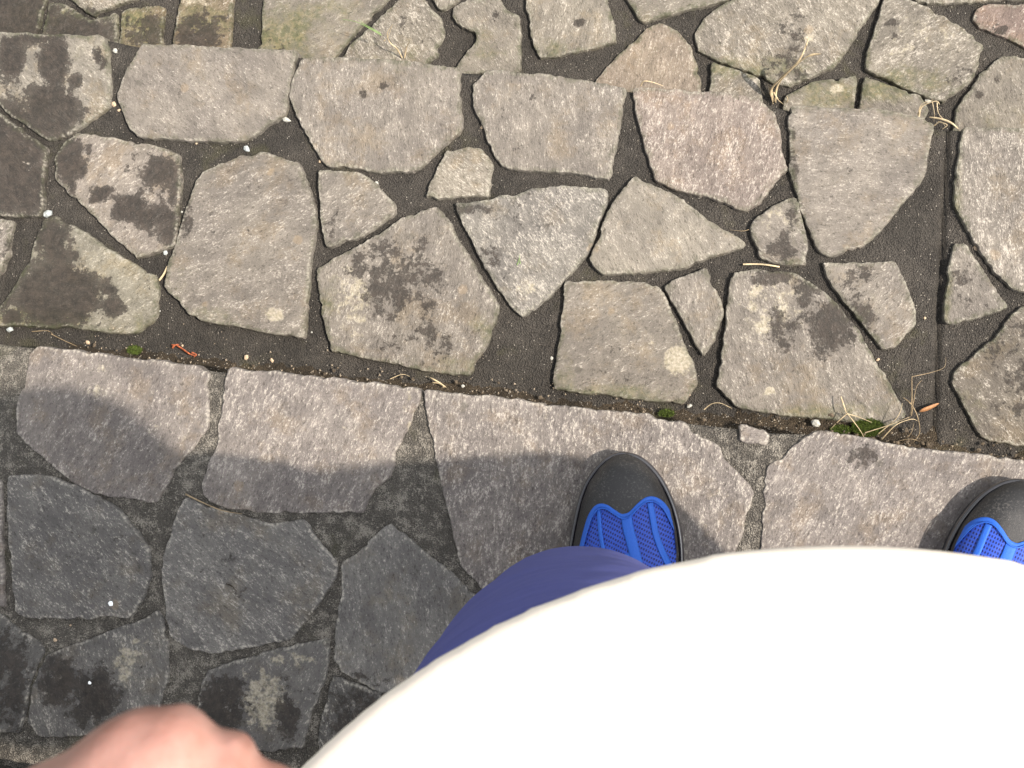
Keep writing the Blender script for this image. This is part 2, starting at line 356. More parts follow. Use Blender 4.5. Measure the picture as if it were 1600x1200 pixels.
PALE = {
 'A': [(196,1035,22,46,.62),(215,1010,30,18,.5),(412,1092,44,52,.66),(455,1030,46,14,.55),(120,600,60,40,.18),(270,690,60,90,.28),(560,690,70,80,.22),(900,660,90,60,.26),(1120,770,60,80,.30),(1300,800,60,50,.15),(160,575,20,14,.5),(150,610,24,12,.55),(640,640,14,50,.45)],
 'B': [(550,470,30,60,.62),(430,490,18,14,.8),(700,380,50,60,.3),(1200,480,56,60,.55),(1240,470,40,50,.45),(1060,562,26,24,.9),(822,450,24,18,.6),(770,448,14,12,.5),(1215,340,34,30,.45),(960,540,60,40,.2),(1005,520,60,50,.28),(1350,420,50,30,.2),
       (130,420,40,50,.3),(60,120,40,60,.3),(200,300,50,60,.22),(1202,612,8,8,1.1),(860,230,100,60,.1),(1060,200,60,60,.22),(1120,150,60,30,.2),(1330,300,80,60,.12)],
 'C': [(1440,60,70,50,.42),(560,20,70,30,.3),(500,60,60,30,.25),(760,30,40,40,.3),(1290,30,60,50,.25),(1308,140,12,8,.9),(1265,60,10,8,.8),(1040,80,50,50,.2),(310,0,50,10,.6),(215,60,30,20,.45),(1560,170,60,40,.2)],
}
rs = random.Random(11)
for d_ in [b for b in DARK['B'] if b[4] >= .8 and b[0] < 300 and not (b[0] < 130 and b[1] < 200)]:
    for q in range(5):
        a_ = rs.uniform(0, 6.28); r_ = rs.uniform(1.0, 1.45); k_ = rs.uniform(.16, .38)
        DARK['B'].append((d_[0]+math.cos(a_)*d_[2]*r_, d_[1]+math.sin(a_)*d_[3]*r_, max(5, d_[2]*k_), max(5, d_[3]*k_*rs.uniform(.8, 1.8)), rs.uniform(.7, .95)))
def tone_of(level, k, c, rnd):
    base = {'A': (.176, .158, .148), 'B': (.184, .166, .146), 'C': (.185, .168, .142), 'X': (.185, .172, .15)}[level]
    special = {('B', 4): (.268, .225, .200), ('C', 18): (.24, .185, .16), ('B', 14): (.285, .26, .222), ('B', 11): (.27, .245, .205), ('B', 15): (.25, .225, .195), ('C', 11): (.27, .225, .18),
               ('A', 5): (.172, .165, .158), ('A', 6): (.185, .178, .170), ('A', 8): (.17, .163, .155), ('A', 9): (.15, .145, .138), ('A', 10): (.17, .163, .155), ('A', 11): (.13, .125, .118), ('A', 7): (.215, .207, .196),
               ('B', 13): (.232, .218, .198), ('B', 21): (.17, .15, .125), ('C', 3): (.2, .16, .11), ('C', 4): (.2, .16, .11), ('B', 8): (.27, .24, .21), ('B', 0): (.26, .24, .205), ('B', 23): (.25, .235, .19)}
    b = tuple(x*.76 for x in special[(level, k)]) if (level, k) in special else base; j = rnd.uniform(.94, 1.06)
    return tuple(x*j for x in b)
GRAIN = {('B',1): .9, ('B',2): .1, ('B',3): .15, ('B',4): -.3, ('B',5): 1.5, ('B',9): 1.9, ('B',14): .5, ('B',13): .6, ('B',11): .9, ('A',0): -.5, ('A',1): -.4, ('A',2): -.15, ('A',3): -.5, ('A',5): .8, ('A',6): .9, ('C',12): .6}

def field(L, u, v):
    m = 0.0
    for (a, b, ru, rv, w) in L:
        d = math.hypot((u-a)/ru, (v-b)/rv)
        if d < 1.9: m = max(m, w*min(1.0, max(0.0, 1.5-d*.98)))
    return m

def stone_mesh(P2, z, level, k, coarse=False, wobble=1.0, rise=None):
    rnd = random.Random(hash((level, k)) % 99991 if False else (ord(level[0])*977+k*131))
    if poly_area(P2) < 0: P2 = P2[::-1]
    P = chaikin([Vector(p[:2]) for p in P2], .18)
    step = .0024 if not coarse else .006
    P = resample(P, step); n = len(P)
    # ragged, chipped outline
    N = []
    for i in range(n):
        t = (P[(i+1) % n]-P[i-1]); t = t.normalized() if t.length > 1e-9 else Vector((1, 0)); N.append(Vector((t.y, -t.x)))
    N = [(N[i-2]+N[i-1]+N[i]+N[(i+1) % n]+N[(i+2) % n]).normalized() for i in range(n)]
    off = k*3.7+ord(level[0])
    Q = []
    for i in range(n):
        p = P[i]; a = fr((p.x, p.y, off), 34, 3)*.0020 + fr((p.x, p.y, off+9), 130, 3)*.0012 + fr((p.x, p.y, off+5), 380, 2)*.0006
        c = max(0.0, fr((p.x, p.y, off+20), 60, 2)-.35)*.006
        Q.append(p + N[i]*((a-c)*wobble))
    tilt = (rnd.uniform(-.006, .006), rnd.uniform(-.006, .006)); dz = rnd.uniform(-.0012, .0012) if rise is None else rise
    cx = sum(p.x for p in Q)/n; cy = sum(p.y for p in Q)/n
    def top(x, y):
        return z+dz+(x-cx)*tilt[0]+(y-cy)*tilt[1]+fr((x, y, off), 16, 3)*.0007+fr((x, y, off+3), 75, 3)*.00045
    V = []; Fc = []
    prof = [(.0010, -.016), (.0003, -.0040), (-.0001, -.0014), (-.0006, -.0004)]
    for (o, dzp) in prof:
        for i in range(n):
            q = Q[i]+N[i]*o
            jz = fr((q.x, q.y, dzp*500), 160, 2)*.0006 if dzp > -.01 else 0
            V.append((q.x, q.y, top(q.x, q.y)+dzp+jz))
    for r in range(len(prof)-1):
        a = r*n; b = a+n
        for i in range(n):
            j = (i+1) % n; Fc.append((a+i, a+j, b+j, b+i))
    # top surface: constrained triangulation of the inset rim plus inner points
    rim = [Q[i]-N[i]*.0014 for i in range(n)]
    g = .0050 if not coarse else .014
    xs = [p.x for p in rim]; ys = [p.y for p in rim]
    pts = [Vector((p.x, p.y)) for p in rim]
    arr = np.array([(p.x, p.y) for p in rim])
    y = min(ys)+g*.5; row = 0
    while y < max(ys):
        x = min(xs)+g*.5*(row % 2)
        while x < max(xs):
            px, py = x+rnd.uniform(-.25, .25)*g, y+rnd.uniform(-.25, .25)*g
            if inside(rim, px, py) and ((arr-(px, py))**2).sum(1).min() > (g*.55)**2: pts.append(Vector((px, py)))
            x += g
        y += g*.87; row += 1
    edges = [(i, (i+1) % n) for i in range(n)]
    r = delaunay_2d_cdt(pts, edges, [], 1, 1e-7)
    base = len(V); vo = r[0]; orig = r[3]; mp = {}
    for i, p in enumerate(vo):
        V.append((p.x, p.y, top(p.x, p.y)))
        for o in orig[i]:
            if o < n: mp[o] = base+i
    for f in r[2]: Fc.append(tuple(base+i for i in f))
    a = (len(prof)-1)*n
    for i in range(n):
        j = (i+1) % n
        if i in mp and j in mp: Fc.append((a+i, a+j, mp[j], mp[i]))
    me = mesh('flagstone', V, Fc)
    me.polygons.foreach_set('use_smooth', [True]*len(me.polygons)); me.set_sharp_from_angle(angle=math.radians(32))
    nv = len(V); va = np.array(V)
    seg = arr
    ed = np.empty(nv)
    for s in range(0, nv, 2000):
        d = ((va[s:s+2000, None, :2]-seg[None, ::2])**2).sum(2).min(1); ed[s:s+2000] = np.sqrt(d)
    e = np.clip(1-ed/.012, 0, 1)
    ang = GRAIN.get((level, k), rnd.uniform(-1.2, 1.2)); ca, sa = math.cos(ang), math.sin(ang)
    ox, oy = rnd.uniform(-5, 5), rnd.uniform(-5, 5)
    gv = np.stack([va[:, 0]*ca+va[:, 1]*sa+ox, -va[:, 0]*sa+va[:, 1]*ca+oy, va[:, 2]], 1)
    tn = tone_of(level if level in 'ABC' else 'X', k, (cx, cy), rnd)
    dk = np.zeros(nv); gn = np.zeros(nv); pl = np.zeros(nv)
    if level in 'ABC':
        for i in range(nv):
            u, v = proj(V[i]); dk[i] = field(DARK[level], u, v); gn[i] = field(GREEN[level], u, v); pl[i] = field(PALE[level], u, v)
        if level != 'A': gn += .02
        else: gn -= .3
    else:
        s1, s2 = rnd.random()*20, rnd.random()*20
        for i in range(nv):
            dk[i] = max(0, fr((V[i][0], V[i][1], s1), 7, 2))*.9; gn[i] = max(0, fr((V[i][0], V[i][1], s2), 6, 2))*.8
    for nm, arr_ in (('dark', dk), ('green', gn), ('pale', pl), ('edge', e), ('fleck', np.full(nv, rnd.uniform(.30, .64)))):
        at = me.attributes.new(nm, 'FLOAT', 'POINT'); at.data.foreach_set('value', arr_.astype(np.float32))
    at = me.attributes.new('gvec', 'FLOAT_VECTOR', 'POINT'); at.data.foreach_set('vector', gv.astype(np.float32).ravel())
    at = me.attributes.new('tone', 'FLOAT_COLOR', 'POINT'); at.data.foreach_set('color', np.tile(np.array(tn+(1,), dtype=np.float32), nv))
    return me

# nosing lines (front edge of each tread) traced and carried on straight outside the frame
def line_fn(pts, z, inset):
    Q = [on(u, v, z) for u, v in pts]
    xs = [q.x for q in Q]; ys = [q.y-inset for q in Q]
    m0 = (ys[-1]-ys[0])/(xs[-1]-xs[0])
    def f(x):
        if x <= xs[0]: return ys[0]+m0*(x-xs[0])
        if x >= xs[-1]: return ys[-1]+m0*(x-xs[-1])
        for i in range(len(xs)-1):
            if x <= xs[i+1]: return ys[i]+(ys[i+1]-ys[i])*(x-xs[i])/(xs[i+1]-xs[i])
    return f
nA = line_fn([(0,533),(50,539),(330,575),(658,608),(870,632),(1060,655),(1210,672),(1280,674),(1500,708),(1600,719)], ZA, .003)
nB = line_fn([(0,50),(165,56),(222,68),(460,82),(717,106),(757,109),(980,136),(1190,153),(1234,166),(1460,194),(1505,198),(1600,201)], ZB, .003)
nC = lambda x: nB(x)+.335
nD = lambda x: nA(x)-.425          # the tread above the person's heels
nE = lambda x: nD(x)-.33
ZD, ZE = .12, .24
XL, XR = -1.55, 1.55
def seam(u, v):       # old shuttering line left in the mortar
    x = 1482-(v-200)*.045
    return max(0.0, min(1.0, (u-x)/3.0))
def mortar_mesh(front, back, z, drop, lift, tail, level):
    xs = list(np.arange(XL, -.80, .02))+list(np.arange(-.80, .46, .0027))+list(np.arange(.46, XR, .02))
    nt_ = 96
    V = []; cols = len(xs); rows = 0
    fz = [-drop, -drop*.6, -drop*.3, -.02, -.006]
    for dz in fz:
        for x in xs:
            V.append((x, front(x)-.002+fr((x, dz, z), 30, 3)*.003, z-.008+dz))
    for j in range(nt_+1):
        t = j/nt_
        for x in xs:
            y = front(x)+(back(x)-tail-front(x))*t
            h = z-lift+fr((x, y, z), 11, 3)*.0016+fr((x, y, z+4), 60, 3)*.0008
            if j == 0: h -= .0022
            elif j == 1: h -= .0006
            if level == 'B' and -.8 < x < .46:
                u, v = proj((x, y, h))
                if v > 195: us = 1482-(v-200)*.045; h += .0022*seam(u, v)-.0052*math.exp(-((u-us+2)/4.0)**2)-.0012*math.exp(-((u-(1432-(v-200)*.03))/4.0)**2)
            V.append((x, y, h))
    rows = len(fz)+nt_+1
    Fc = [(r*cols+c, r*cols+c+1, (r+1)*cols+c+1, (r+1)*cols+c) for r in range(rows-1) for c in range(cols-1)]
    return mesh('mortar', V, Fc)

def clip(P, a, b, c):
    # keep a*x+b*y <= c
    out = []
    for i in range(len(P)):
        p, q = P[i], P[(i+1) % len(P)]; dp = a*p[0]+b*p[1]-c; dq = a*q[0]+b*q[1]-c
        if dp <= 0: out.append(p)
        if (dp < 0 < dq) or (dq < 0 < dp):
            t = dp/(dp-dq); out.append((p[0]+(q[0]-p[0])*t, p[1]+(q[1]-p[1])*t))
    return out
def filler(front, back, z, frame):
    """random crazy paving outside the photographed part; frame = list of picture-edge half planes in world xy"""
    rnd = random.Random(int(z*1000)+5)
    seeds = []
    gx, gy = .175, .17
    nx = int((XR-XL)/gx)+1
    for i in range(nx):
        x = XL+(i+.5)*gx; depth = front(x)-back(x); ny = max(2, round(depth/gy))
        for j in range(ny):
            seeds.append((x+rnd.uniform(-.3, .3)*gx+(j % 2)*gx*.5, back(x)+(j+.5)*depth/ny+rnd.uniform(-.22, .22)*gy))
    out = []
    for i, s in enumerate(seeds):
        cell = [(s[0]-.3, s[1]-.3), (s[0]+.3, s[1]-.3), (s[0]+.3, s[1]+.3), (s[0]-.3, s[1]+.3)]
        for j, q in enumerate(seeds):
            if j == i or abs(q[0]-s[0])+abs(q[1]-s[1]) > .7: continue
            a, b = q[0]-s[0], q[1]-s[1]; L = math.hypot(a, b)
            cell = clip(cell, a, b, (a*(s[0]+q[0])+b*(s[1]+q[1]))/2-L*rnd.uniform(.004, .009))
            if len(cell) < 3: break
        if len(cell) < 3: continue
        m = (front(s[0]+.1)-front(s[0]-.1))/.2
        cell = clip(cell, -m, 1, front(s[0])-m*s[0]+.001); cell = clip(cell, m, -1, -(back(s[0])-m*s[0])-.012)
        cell = clip(cell, 1, 0, XR); cell = clip(cell, -1, 0, -XL)
        if frame:
            inside_all = all(a*s[0]+b*s[1] <= c for a, b, c in frame)
            if inside_all: continue
            # push the cell outside the half plane its seed violates most
            best = max(frame, key=lambda h: (h[0]*s[0]+h[1]*s[1]-h[2])/math.hypot(h[0], h[1]))
            cell = clip(cell, -best[0], -best[1], -best[2]-.006)
        if len(cell) >= 3 and abs(poly_area(cell)) > .0035: out.append(cell)
    return out
def frame_planes(z, u0, v0, u1, v1):
    cs = [on(u0, v0, z), on(u1, v0, z), on(u1, v1, z), on(u0, v1, z)]; out = []
    for i in range(4):
        p, q = cs[i], cs[(i+1) % 4]; a, b = -(q.y-p.y), (q.x-p.x); out.append((a, b, a*p.x+b*p.y))
    return out

LAB = {('B',0): 'pale flagstone with a large dark brown lobed blot at the far left of the front row',
 ('B',13): 'grey flagstone shaped like a downward pointing triangle', ('B',4): 'pinkish front row flagstone',
 ('B',5): 'shield shaped grey front row flagstone', ('B',12): 'big flagstone mottled black in its middle',
 ('B',17): 'big tapering flagstone with cream lichen and black mottling', ('B',8): 'pale flagstone with several dark brown blots',
 ('B',9): 'tall pentagonal flagstone with diagonal grain', ('B',23): 'flagstone half covered by a round dark brown blot',
 ('B',11): 'small pale four sided flagstone', ('A',4): 'small bright chip of stone bedded in the mortar',
 ('A',3): 'wide flagstone with a small shiny dark blot', ('B',14): 'cream kite shaped flagstone pointing right', ('B',15): 'flagstone with a round cream lichen spot near its corner',
 ('C',18): 'pinkish flagstone at the far corner', ('C',12): 'large flagstone with greenish film', ('A',10): 'dark flagstone with a pale worn patch'}
steps = []
def make_step(name_label, z, front, back, polys, level, drop, lift, tail, mat, fillframe, nfill=True, riseA=None):
    root = empty('stone_step', (0, front(0), z-drop))
    tag(root, name_label, 'step', 'flagstone steps')
    mo = link('mortar', mortar_mesh(front, back, z, drop, lift, tail, level), M[mat], root)
    for k, P in enumerate(polys):
        pw = [on(u, v, z) for u, v in P]
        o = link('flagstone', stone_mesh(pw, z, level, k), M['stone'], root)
        if (level, k) in LAB: o['label'] = LAB[(level, k)]
    for k, P in enumerate(filler(front, back, z, fillframe)):
        link('flagstone', stone_mesh([Vector(p) for p in P], z, 'X', k+int(z*1000)+400, True), M['stone'], root)
    return root
make_step('topmost shown grey flagstone step, half in shadow, that the person stands on', ZA, nA, nD, A, 'A', .13, .0042, .03, 'mortar_up', frame_planes(ZA, -75, 560, 1650, 1200))
make_step('sunlit flagstone step with dark mortar just below the blue shoes, debris along its back', ZB, nB, nA, B, 'B', .13, .0076, .03, 'mortar', frame_planes(ZB, -55, 20, 1655, 710))
make_step('lowest shown mossy flagstone step along the top edge of the photo', ZC, nC, nB, C, 'C', .13, .0065, .03, 'mortar', frame_planes(ZC, -55, -55, 1655, 240))
# neighbouring treads outside the photograph
def far_step(label, z, front, back):
    root = empty('stone_step', (0, front(0), z-.13)); tag(root, label, 'step', 'flagstone steps')
    link('mortar', mortar_mesh(front, back, z, .13, .007, .03, 'X'), M['mortar'], root)
    for k, P in enumerate(filler(front, back, z, None)):
        link('flagstone', stone_mesh([Vector(p) for p in P], z, 'X', k+int(abs(z)*1000)+700, True), M['stone'], root)
far_step('flagstone step directly behind and above the heels of the person', ZD, nD, nE)
far_step('second flagstone step behind the heels of the person', ZE, nE, lambda x: nE(x)-.34)
far_step('flagstone step below the mossy one at the bottom of the flight', -.36, lambda x: nC(x)+.33, nC)
# ground round the flight
t = NT('ground'); P_ = t.pos()
gm = t.fin(t.mix(t.step(t.noise(P_, 3, 8, .7), .4, .6), (.055, .075, .025), (.10, .08, .05)), .9, t.bump(t.noise(P_, 60, 6, .7), .02), .2)
V = []; Fc = []; N_ = 60
gx = [math.copysign(abs(s)**2.2, s)*80 for s in np.linspace(-1, 1, N_)]
for y in gx:
    for x in gx:
        V.append((x, y, -.497+fr((x, y, 0), .6, 3)*.02))
Fc = [(j*N_+i, j*N_+i+1, (j+1)*N_+i+1, (j+1)*N_+i) for j in range(N_-1) for i in range(N_-1)]
tag(link('ground', mesh('ground', V, Fc), gm), kind='structure')

# ------------------------------------------------------------------ soil strip, grit, moss, straw, chips
V = []; Fc = []
xs = np.arange(-.74, .44, .003); nr = 14
for j in range(nr):
    for x in xs:
        wd_ = .020+.010*fr((x, 0, 3), 9, 3)+.006*fr((x, 0, 8), 40, 2)+(.010 if x > .0 else 0)
        t_ = j/(nr-1); y = nA(x)+.003+(-.012+t_*(wd_+.012))
        h = (1-t_**1.5)*(.0085+.004*fr((x, y, 1), 25, 3))+fr((x, y, 5), 140, 3)*.0016-.0025*t_
        V.append((x, y, ZB-.008+h))
nc = len(xs)
Fc = [(j*nc+i, j*nc+i+1, (j+1)*nc+i+1, (j+1)*nc+i) for j in range(nr-1) for i in range(nc-1)]
tag(link('soil', mesh('soil', V, Fc), M['soil']), kind='stuff')

def pebble_geo(V, Fc, c, r, seed, flat=.6, ang=False):
    rnd = random.Random(seed)
    bm = bmesh.new(); bmesh.ops.create_icosphere(bm, subdivisions=1 if ang else 2, radius=1)
    rot = Matrix.Rotation(rnd.uniform(0, 6.3), 3, 'Z'); sx, sy = rnd.uniform(.8, 1.25), rnd.uniform(.65, 1.0)
    b = len(V); bm.verts.index_update()
    for v in bm.verts:
        p = v.co.copy(); s = 1+.35*fr((p.x*1.3+seed, p.y, p.z), 1.0, 2)
        q = rot @ Vector((p.x*sx*s, p.y*sy*s, p.z*flat*s))
        V.append((c[0]+q.x*r, c[1]+q.y*r, c[2]+q.z*r))
    for f in bm.faces: Fc.append(tuple(b+v.index for v in f.verts))
    bm.free()
# countless grit on the soil and in the joints
V = []; Fc = []; rnd = random.Random(3)
def small(c, r):
    b = len(V); a = rnd.uniform(0, 6.3)
    q = [(math.cos(a+k*2.09)*r*rnd.uniform(.7, 1.2), math.sin(a+k*2.09)*r*rnd.uniform(.7, 1.2)) for k in range(3)]
    for x, y in q: V.append((c[0]+x, c[1]+y, c[2]-r*.3))
    V.append((c[0], c[1], c[2]+r*.7))
    Fc.extend([(b, b+1, b+3), (b+1, b+2, b+3), (b+2, b, b+3)])
for i in range(420):
    x = rnd.uniform(-.72, .43); y = nA(x)+.004+abs(rnd.gauss(0, .016)); small((x, y, ZB-.0015+max(0, .004-.2*(y-nA(x)))), rnd.choice((.0006, .0008, .001, .0016)))
V2 = []; F2 = []
for i in range(170):
    x = rnd.uniform(-.72, .43)
    if rnd.random() < .45: x = rnd.uniform(.0, .34)
    y = nA(x)+.002+abs(rnd.gauss(0, .010)); r = rnd.choice((.0010, .0014, .0018, .0024))
    pebble_geo(V2, F2, (x, y, ZB+.0005+max(0, .005-.25*(y-nA(x)))), r, i, .7, True)
tag(link('soil_crumbs', mesh('soil_crumbs', V2, F2), M['crumb'], smooth=False), kind='stuff')
tag(link('grit', mesh('grit', V, Fc), M['grit'], smooth=False), kind='stuff')

def chip(u, v, z, px, mat, label, seed, name='stone_chip', cat='stone chip', flat=.55, group='loose chips on the steps'):
    V = []; Fc = []; r = px/2*(CH-z)/F*.80
    c = on(u, v, z+r*flat*.6)
    pebble_geo(V, Fc, c, r*1.05, seed, flat, True)
    return tag(recentre(link(name, mesh(name, V, Fc), M[mat], smooth=False)), label, cat, group)
zb, zc_ = ZB-.0075, ZC-.006
CH_ = [
 (447,187,zb,15,'white_chip','pale chip in the joint right of the second front row flagstone'),
 (385,232,zb,18,'grey_chip','square bluish grey chip above the tall pentagonal flagstone'),
 (588,287,zb,13,'white_chip','white chip beside the small flagstone left of centre'),
 (74,334,zb,22,'grey_chip','long grey green chip between the stained stones at far left'),
 (178,163,zb,11,'tan_chip','tan chip between the two leftmost front row flagstones'),
 (258,394,zb,15,'grey_chip','grey chip above a straw piece, left of the tall pentagonal flagstone'),
 (150,45,zc_,18,'white_chip','pale chip on the lowest step, left of the brown mossy stones'),
 (180,79,zb,13,'white_chip','flat pale chip on the nosing left of the second front row flagstone'),
 (1275,661,ZB+.003,19,'white_chip','bright white chip on the debris left of the green moss'),
 (1077,634,zb+.002,12,'white_chip','white chip in the debris under the round lichen spot'),
 (1450,157,zc_,15,'white_chip','rounded white chip beside the dry grass on the lowest step'),
 (1524,388,zb,14,'tan_chip','brownish chip between two flagstones near the right edge'),
 (1482,628,zb,8,'white_chip','larger of two tiny white chips right of the orange leaf'),
 (1499,629,zb,5,'white_chip','smaller of two tiny white chips right of the orange leaf'),
 (1445,497,zb,7,'tan_chip','tiny yellowish chip on bare mortar near the right edge'),
 (1372,562,zb,7,'tan_chip','tiny reddish chip at the right side of the big tapering flagstone'),
 (137,535,zb+.003,11,'tan_chip','small cream chip in the debris at the left'),
 (15,515,zb+.002,16,'grey_chip','pale chip at the far left end of the debris'),
 (285,590-50,zb+.003,6,'tan_chip','tiny chip beside the orange stem'),
 (385,558,zb+.004,9,'tan_chip','pinkish chip in the debris left of the middle joint'),
 (425,563,zb+.004,9,'tan_chip','cream chip in the debris above the second person-side flagstone'),
 (723,603,ZB+.002,8,'white_chip','upright cream chip right of the brown husk'),
 (862,560,zb,8,'white_chip','small white chip at the left side of the lichen spotted flagstone'),
 (500,252,zb,7,'tan_chip','tiny cream chip at the corner below the third front row flagstone'),
 (284,331,zb,6,'white_chip','tiny white chip in the narrow joint left of the tall pentagonal flagstone'),
 (307,224,zb,6,'tan_chip','tiny cream chip under the second front row flagstone'),
 (186,172,zb,8,'tan_chip','lower tan chip beside the leftmost front row flagstone'),
 (753,199,zb,7,'tan_chip','tiny orange chip in the joint left of the central front row flagstone'),
 (803,280,zb,5,'white_chip','tiny white speck in the joint under the central front row flagstone'),
 (250,486,zb,5,'white_chip','tiny white speck right of the round brown blot'),
 (487,519,zb,5,'white_chip','tiny white speck in the joint right of the tall pentagonal flagstone'),
]
for i, (u, v, z, px, m, lb) in enumerate(CH_): chip(u, v, z, px, m, lb, 40+i)
chip(173, 943, .0006, 13, 'glint', 'flash glint painted as a white fleck on the dark rounded flagstone at the left', 91, 'painted_glint', 'fleck', .3, 'painted glints in the shade')
chip(140, 1067, .0006, 8, 'glint', 'slim flash glint painted as a bluish white fleck on the dark lichened flagstone at lower left', 92, 'painted_glint', 'fleck', .3, 'painted glints in the shade')
chip(86, 1000, -.003, 9, 'tan_chip', 'brownish chip in the shaded joint at lower left', 93)
chip(110, 977, -.003, 6, 'tan_chip', 'tiny orange chip in the shaded joint at lower left', 94)

def strand(V, Fc, pts, w, taper=True, n=5):
    # thin tube through points, smoothed
    P = [Vector(p) for p in pts]
    S = []
    for i in range(len(P)-1):
        p0 = P[max(0, i-1)]; p1 = P[i]; p2 = P[i+1]; p3 = P[min(len(P)-1, i+2)]
        for k in range(5):
            t = k/5; S.append(.5*((2*p1)+(p2-p0)*t+(2*p0-5*p1+4*p2-p3)*t*t+(-p0+3*p1-3*p2+p3)*t**3))
    S.append(P[-1]); b = len(V); m = len(S)
    for i, p in enumerate(S):
        t = (S[min(m-1, i+1)]-S[max(0, i-1)]).normalized(); a = t.orthogonal().normalized(); c = t.cross(a)
        f = i/(m-1); r = w*(1-.75*f if taper is True else (math.sin(PI*min(1, f*.93+.07))**.7 if taper == 'leaf' else 1))
        for k in range(n):
            an = 2*PI*k/n; V.append(tuple(p+a*math.cos(an)*r+c*math.sin(an)*r*(1 if taper != 'leaf' else .35)))
    for i in range(m-1):
        for k in range(n):
            Fc.append((b+i*n+k, b+i*n+(k+1) % n, b+(i+1)*n+(k+1) % n, b+(i+1)*n+k))
def strands(name, lst, mat, label, cat, group=None):
    V = []; Fc = []
    for pts, w, tp in lst: strand(V, Fc, [on(u, v, z) for u, v, z in pts], w, tp)
    return tag(recentre(link(name, mesh(name, V, Fc), M[mat])), label, cat, group)
zc1, zb1 = ZC-.004, ZB-.004
strands('dry_grass', [([(1210,158,zc1),(1205,140,zc1+.02),(1222,120,zc1+.05),(1250,92,zc1+.09),(1264,58,zc1+.11)], .0034, 'leaf'),
  ([(1212,160,zc1),(1216,132,zc1+.02),(1240,105,zc1+.05),(1262,88,zc1+.07),(1284,84,zc1+.08)], .0026, 'leaf'),
  ([(1208,162,zc1),(1202,138,zc1+.02),(1201,131,zc1+.03)], .0006, True), ([(1209,144,zc1+.01),(1216,156,zc1+.01),(1224,163,zc1+.02)], .0010, True),
  ([(1228,163,zc1),(1231,155,zc1+.01),(1229,150,zc1+.01)], .0007, True)], 'straw', 'bent dry grass tuft with two broad straw blades on the lowest step', 'dry grass', 'dry grass on the steps')
strands('dry_grass', [([(1436,182,ZB+.002),(1441,166,ZB+.01),(1462,158,ZB+.02),(1468,163,ZB+.02)], .0010, True),([(1434,180,ZB),(1440,163,ZB+.015),(1458,156,ZB+.02)], .0007, True),
  ([(1464,160,ZB+.01),(1466,176,ZB+.01),(1474,186,ZB+.005)], .0006, True),([(1452,183,ZB+.004),(1470,186,ZB+.008),(1486,192,ZB+.008),(1498,202,ZB+.002)], .0013, 'leaf'),
  ([(1457,160,ZB+.01),(1460,178,ZB+.01),(1459,190,ZB)], .0004, True),([(1466,190,ZB),(1480,195,ZB+.006),(1472,202,ZB)], .0008, True),
  ([(1460,196,ZB-.004),(1470,190,ZB+.004),(1478,199,ZB-.004)], .0007, True)], 'straw', 'matted dry grass at the right end of the shield shaped flagstone', 'dry grass', 'dry grass on the steps')
strands('dry_grass', [([(628,90,zc1+.005),(620,76,zc1+.02),(609,66,zc1+.03),(605,52,zc1+.04),(614,38,zc1+.05)], .0009, True),([(632,90,zc1+.005),(636,72,zc1+.02),(640,66,zc1+.03)], .0009, True),
  ([(600,64,zc1+.03),(606,58,zc1+.035),(612,42,zc1+.05)], .0006, True)], 'straw', 'zigzag dry grass stalk above the third front row flagstone', 'dry grass', 'dry grass on the steps')
strands('grass_blade', [([(596,55,zc1+.04),(575,43,zc1+.05),(556,34,zc1+.055),(535,30,zc1+.05)], .0006, True),([(595,52,zc1+.04),(570,38,zc1+.05),(560,30,zc1+.055)], .0005, True)], 'green_blade', 'thin green grass blades left of the zigzag dry stalk', 'grass')
strands('dry_grass', [([(1001,134,ZB+.004),(1006,127,ZB+.012),(1018,128,ZB+.012),(1036,134,ZB+.003)], .0009, True)], 'straw', 'single hooked straw blade on the nosing of the pinkish flagstone', 'dry grass', 'dry grass on the steps')
strands('straw_piece', [([(1161,413,zb1+.001),(1190,413,zb1+.001),(1218,417,zb1+.002)], .0010, False)], 'straw', 'straight straw piece above the big tapering flagstone', 'straw', 'straw pieces in the joints')
strands('straw_piece', [([(249,438,zb1),(256,428,zb1+.001),(262,416,zb1+.001)], .0013, False)], 'straw', 'short straw piece left of the tall pentagonal flagstone', 'straw', 'straw pieces in the joints')
strands('straw_piece', [([(290,772,.0012),(310,782,.0014),(345,797,.0012),(378,803,.0012)], .0010, True)], 'straw_dim', 'brown stalk lying in the shaded joint under the paler flagstone', 'straw', 'straw pieces in the joints')
strands('dark_splinter', [([(354,912,.001),(362,916,.001),(370,924,.001)], .0009, True)], 'soil', 'short dark splinter on the large shaded flagstone', 'splinter')
strands('dead_stem', [([(1314,620,ZB+.012),(1320,638,ZB+.015),(1324,646,ZB+.015),(1340,651,ZB+.012),(1362,660,ZB+.004)], .0008, True),([(1324,646,ZB+.015),(1308,660,ZB+.008),(1298,670,ZB+.002)], .0007, True),
  ([(1324,646,ZB+.015),(1345,674,ZB+.006),(1352,690,ZB)], .0005, True),([(1378,686,ZB),(1400,664,ZB+.016),(1424,655,ZB+.014),(1434,658,ZB+.008)], .0007, True),([(1372,678,ZB),(1402,652,ZB+.016),(1410,630,ZB+.014)], .0006, True),
  ([(1352,676,ZB+.004),(1390,664,ZB+.014),(1420,652,ZB+.010)], .0006, True)], 'straw', 'branching dry stem sprawled over the green moss', 'dry stem', 'dry stems by the moss')
